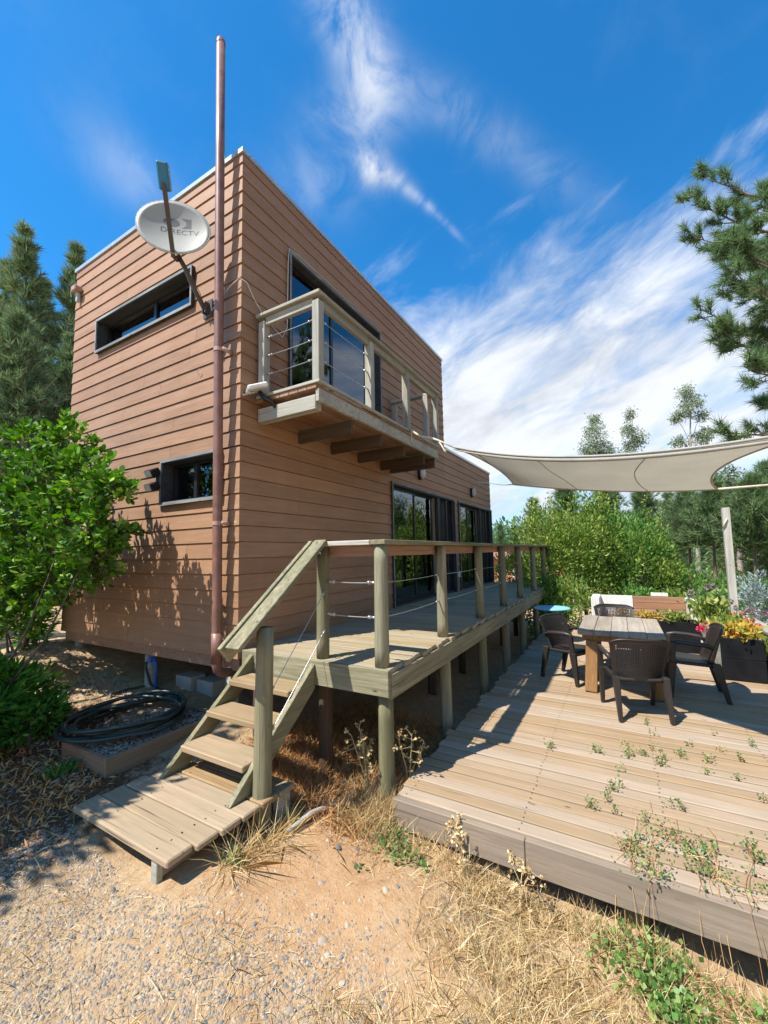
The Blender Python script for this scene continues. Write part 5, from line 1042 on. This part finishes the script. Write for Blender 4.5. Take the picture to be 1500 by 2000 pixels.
# bed fill
zb_ = zg; 
zg = lambda x, y: np.full(np.shape(x), -.583)
inb = inside_blocks; inside_blocks = lambda x, y: np.zeros(len(x), bool)
tag(gravel(3200, (-.93, .0), (.35, .97), lambda x, y: np.full(len(x), 1.), .006, .015, 5), 'grey gravel filling the edging box', 'gravel', None, 'stuff')
zg = zb_; inside_blocks = inb
rsb = np.random.default_rng(4)
# dry grass
def grass(name, lab, n, xr, yr, dens, h0, h1, mat, seed, lay=.7, w=.0018, cl=30, spread=.16, zfun=zg, mask=True):
    rs = np.random.default_rng(seed); nc = n//cl; cx = rs.uniform(*xr, nc); cy = rs.uniform(*yr, nc); k = rs.uniform(0, 1, nc) < dens(cx, cy); cx, cy = cx[k], cy[k]; x = np.repeat(cx, cl)+rs.normal(0, spread, len(cx)*cl); y = np.repeat(cy, cl)+rs.normal(0, spread, len(cx)*cl)
    if mask: kk = ~inside_blocks(x, y); x, y = x[kk], y[kk]
    n = len(x); z = zfun(x, y); P = np.stack([x, y, z-.004], 1); a = rs.uniform(0, 6.28, n); l_ = rs.uniform(0, 1, n)**.6*lay+.15; ax = np.stack([np.cos(a)*l_, np.sin(a)*l_, (1.05-l_)*.8], 1); hh = rs.uniform(h0, h1, n)[:, None]
    ax = nrm(ax); sd = nrm(np.cross(ax, rs.normal(0, 1, (n, 3))))*w; m1 = P+ax*hh*.55; e_ = P+ax*hh+np.array([0, 0, -.18])*hh*l_[:, None]
    V = np.stack([P-sd, P+sd, m1+sd*.8, e_, m1-sd*.8], 1).reshape(-1, 3)
    return tag(arr_mesh(name, V, 5, mat), lab, 'dry grass', None, 'stuff')
dd1 = lambda x, y: np.clip(sm(-1.55, -2.3, y)*.75+.05+.35*(patch(x, y, 1.3)-.5)*sm(-1.3, -2.2, y)+.55*sm(-1.55, -1.8, x)*patch(x, y, 2), 0, 1)*(1-.94*sm(-1.28, -1.1, x)*sm(-.25, -.45, x)*sm(-2.5, -2.2, y))
grass('straw_litter', 'flattened dry straw scattered over the foreground', 52000, (-2.2, .0), (-4.3, .2), dd1, .04, .15, 'straw', 11, .95, .0014, 24, .11)
grass('dry_grass', 'dry golden grass tufts in the foreground', 30000, (-2.0, -.05), (-4.3, -1.4), lambda x, y: dd1(x, y)*.6, .06, .20, 'straw', 12, .6, .0013, 30, .05)
grass('rust_grass', 'rusty dry grass under the deck', 16000, (-.35, 1.6), (-1.62, -.2), lambda x, y: np.full(len(x), .9)*np.where((x < -.3) & (y > -.9), .3, 1), .08, .24, 'rust', 13, .55, .0018, 30, .09, mask=False)
grass('dry_grass', 'pale dry grass round the foot of the deck corner post', 2600, (-.25, .2), (-1.75, -1.35), lambda x, y: np.full(len(x), .9), .08, .30, 'straw', 14, .45, .0016, 30, .06)
grass('dry_grass', 'dry stalks along the terrace front edge', 1800, (-.16, -.05), (-4.5, -1.75), lambda x, y: np.full(len(x), .8), .06, .22, 'straw', 15, .45, .0016, 20, .04)
grass('dry_grass', 'dry grass bent over the edge of the landing', 420, (-1.05, -.6), (-1.22, -1.10), lambda x, y: np.full(len(x), .9), .15, .36, 'straw', 16, .75, .0022, 20, .05)
grass('dry_grass', 'dry grass on the slope by the side wall', 2600, (-.7, .1), (1.6, 3.5), lambda x, y: np.full(len(x), .35), .05, .16, 'straw', 17, .8, .0018, 24, .09, mask=False)
grass('leaf_litter', 'brown dry leaf litter in the shade at left', 11000, (-2.4, -.9), (.2, 2.0), lambda x, y: np.full(len(x), .5), .03, .09, 'rust', 18, .95, .006, 20, .12)
# clover and creeping weeds
def weeds(name, lab, spots, mat, seed, size, zf, cat='weeds', stem=True):
    rs = np.random.default_rng(seed); P = []; A_ = []
    for (x, y, r_, n, h) in spots:
        if n <= 0: continue
        px = x+rs.normal(0, r_, n); py = y+rs.normal(0, r_, n); P.append(np.stack([px, py, zf(px, py)+rs.uniform(.005, h, n)], 1)); A_.append(rs.normal(0, .8, (n, 3))+np.array([0, 0, .35]))
    return tag(arr_mesh(name, leaves(np.concatenate(P), np.concatenate(A_), size, .85, .3, rs), 4, mat), lab, cat, None, 'stuff')
rs = np.random.default_rng(19)
sp = [(-.12-rs.uniform(0, .4), -3.2-rs.uniform(0, 1.1), .07, 26, .10) for k in range(34)]+[(-.10-.35*rs.uniform(0, 1)**2, -3.0-rs.uniform(0, 1.3), .05, 16, .08) for k in range(20)]
weeds('ground_ivy', 'green round leaved weeds at the bottom right corner', [(a, b, c*1.2, int(d*2.2), e) for a, b, c, d, e in sp], 'ivy', 20, .030, zg)
weeds('clover_patch', 'grey green weeds in front of the terrace corner', [(-.22, -1.78, .07, 130, .09), (-.30, -1.90, .05, 70, .06), (-.14, -1.70, .05, 60, .10), (-.30, -2.04, .04, 40, .05), (-.5, -1.15, .04, 50, .06), (-.98, -1.15, .035, 40, .05), (-.55, -1.75, .02, 12, .03)], 'weed', 21, .028, zg)
tz = lambda x, y: np.full(len(x), TZ+.004)
# weeds growing in the joints between terrace boards
def joint(x): return .1188+.1215*round((x-.1188)/.1215)
sp = []
for k in range(46):
    x = joint(rs.uniform(.05, 2.2)); y = -3.0-rs.uniform(0, 1.7)**1.0*(.55+.45*rs.uniform()); sp.append((x, y, .018, int(rs.integers(6, 26)), .05))
for (px_, py_) in ((1165, 1470), (1228, 1478), (1195, 1543), (1075, 1462), (1155, 1578), (1385, 1490), (1330, 1480)):
    q = fw+r2*((px_-758.9)/FPX)-u2*((py_-1014.6)/FPX); t_ = (TZ-CAMP.z)/q.z; p_ = CAMP+q*t_; sp.append((p_.x, p_.y, .022, 42, .06))
for k in range(40): sp.append((rs.uniform(-.03, .45), -3.15-rs.uniform(0, 1.1), .05, int(rs.integers(10, 34)), .06))
weeds('creeping_weeds', 'small green weeds creeping through the terrace board joints', sp, 'weed', 22, .0185, tz)
mb = MB()
for (x, y, r_, n, h) in sp:
    for k in range(max(2, n//7)): a = rs.uniform(0, 6.28); l_ = r_*rs.uniform(.8, 2.6); mb.tube([(x, y, TZ-.02), (x+math.cos(a)*l_*.4, y+math.sin(a)*l_*.4, TZ+h*.5), (x+math.cos(a)*l_, y+math.sin(a)*l_, TZ+h*rs.uniform(.3, 1))], .0014, 3, False)
tag(mb.build('weed_stems', 'rust'), 'fine stems of the weeds between terrace boards', 'weeds', None, 'stuff')
# trailing runners over the terrace edge
mb = MB()
for k in range(24):
    x0, y0 = -.05-rs.uniform(0, .15), -3.1-rs.uniform(0, 1.2); L_ = rs.uniform(.25, .8); a = rs.uniform(-.5, .5); pts = []
    for q in range(7):
        x = x0+math.cos(a)*L_*q/6; y = y0+math.sin(a)*L_*q/6+.03*math.sin(q); z = (TZ+.02+.015*math.sin(q*1.7)) if x > -.06 else float(zg(np.array([x]), np.array([y]))[0])+.03+.08*q
        pts.append((x, y, z))
    mb.tube([(p[0], p[1]+.012*math.sin(7*i), p[2]) for i, p in enumerate(pts)], .0014, 4, False)
tag(mb.build('weed_runners', 'rust'), 'thin reddish runners trailing over the terrace edge', 'weeds', None, 'stuff')
# dry thistle by the corner post, grass tuft, stick, broken board end
def stalks(name, lab, x, y, n, h, seed, mat='straw', cat='weed'):
    rs = np.random.default_rng(seed); z = G(x, y); t_ = thing(name, lab, cat, (x, y, z)); mb = MB(); P = []; A_ = []
    for k in range(n):
        a = rs.uniform(0, 6.28); e_ = np.array([x+math.cos(a)*h*.22, y+math.sin(a)*h*.22, z+h*rs.uniform(.6, 1)]); m_ = np.array([x+math.cos(a)*h*.06, y+math.sin(a)*h*.06, z+h*.4]); mb.tube([(x, y, z-.02), m_, e_], [.006, .004, .002], 4, False)
        for s_ in range(9):
            q = rs.uniform(.45, 1); b_ = m_+(e_-m_)*(q-.4)/.6; d = nrm(rs.normal(0, 1, 3)+np.array([0, 0, .8])); e2 = b_+d*rs.uniform(.04, .12); mb.tube([b_, e2], .0018, 3, False); P.append(np.repeat(e2[None], 7, 0)+rs.normal(0, .006, (7, 3))); A_.append(rs.normal(0, 1, (7, 3)))
    mb.build('stem', mat, t_); arr_mesh('seed_head', leaves(np.concatenate(P), np.concatenate(A_), .022, .7, .3, rs), 4, mat, t_, base=(x, y, z))['kind'] = 'stuff'
stalks('dry_thistle', 'tall dry branching weed left of the deck corner post', .02, -1.46, 4, .62, 61); stalks('dry_thistle', 'dry spindly weed right of the deck corner post', .30, -1.66, 3, .62, 62); stalks('dry_thistle', 'sparse weed stalks along the terrace fascia', -.13, -2.25, 3, .26, 63); stalks('dry_thistle', 'sparse stalk in front of the terrace fascia, farther right', -.16, -2.6, 2, .3, 64)
for (x, y, lab, sd) in ((-1.12, .66, 'dark green grass tuft in the shade in front of the hose box', 66),):
    rs6 = np.random.default_rng(sd); n = 240; P = np.stack([x+rs6.normal(0, .05, n), y+rs6.normal(0, .05, n), np.full(n, G(x, y))], 1); A_ = rs6.normal(0, .6, (n, 3))*np.array([1, 1, .2])+np.array([0, 0, .6]); tag(arr_mesh('grass_tuft', needles(P, A_, .11, .0025, rs6), 3, 'fern'), lab, 'grass')
tag(MB().tube([(-.62, -1.22, G(-.62, -1.22)+.03), (-.40, -1.24, G(-.4, -1.24)+.04), (-.22, -1.27, G(-.22, -1.27)+.045), (-.05, -1.36, G(-.05, -1.36)+.05)], [.014, .020, .018, .013], 7).build('fallen_branch', 'palebark', None, True), 'bare grey branch lying behind the newel post', 'branch')
tag(MB().bar((-.36, -1.0, G(-.36, -1.0)-.02), (-.36, -.86, G(-.36, -.9)-.02), .16, .22).build('clay_block', 'terracotta', None, bevel=.02), 'rough clay coloured block at the foot of the stairs', 'block')
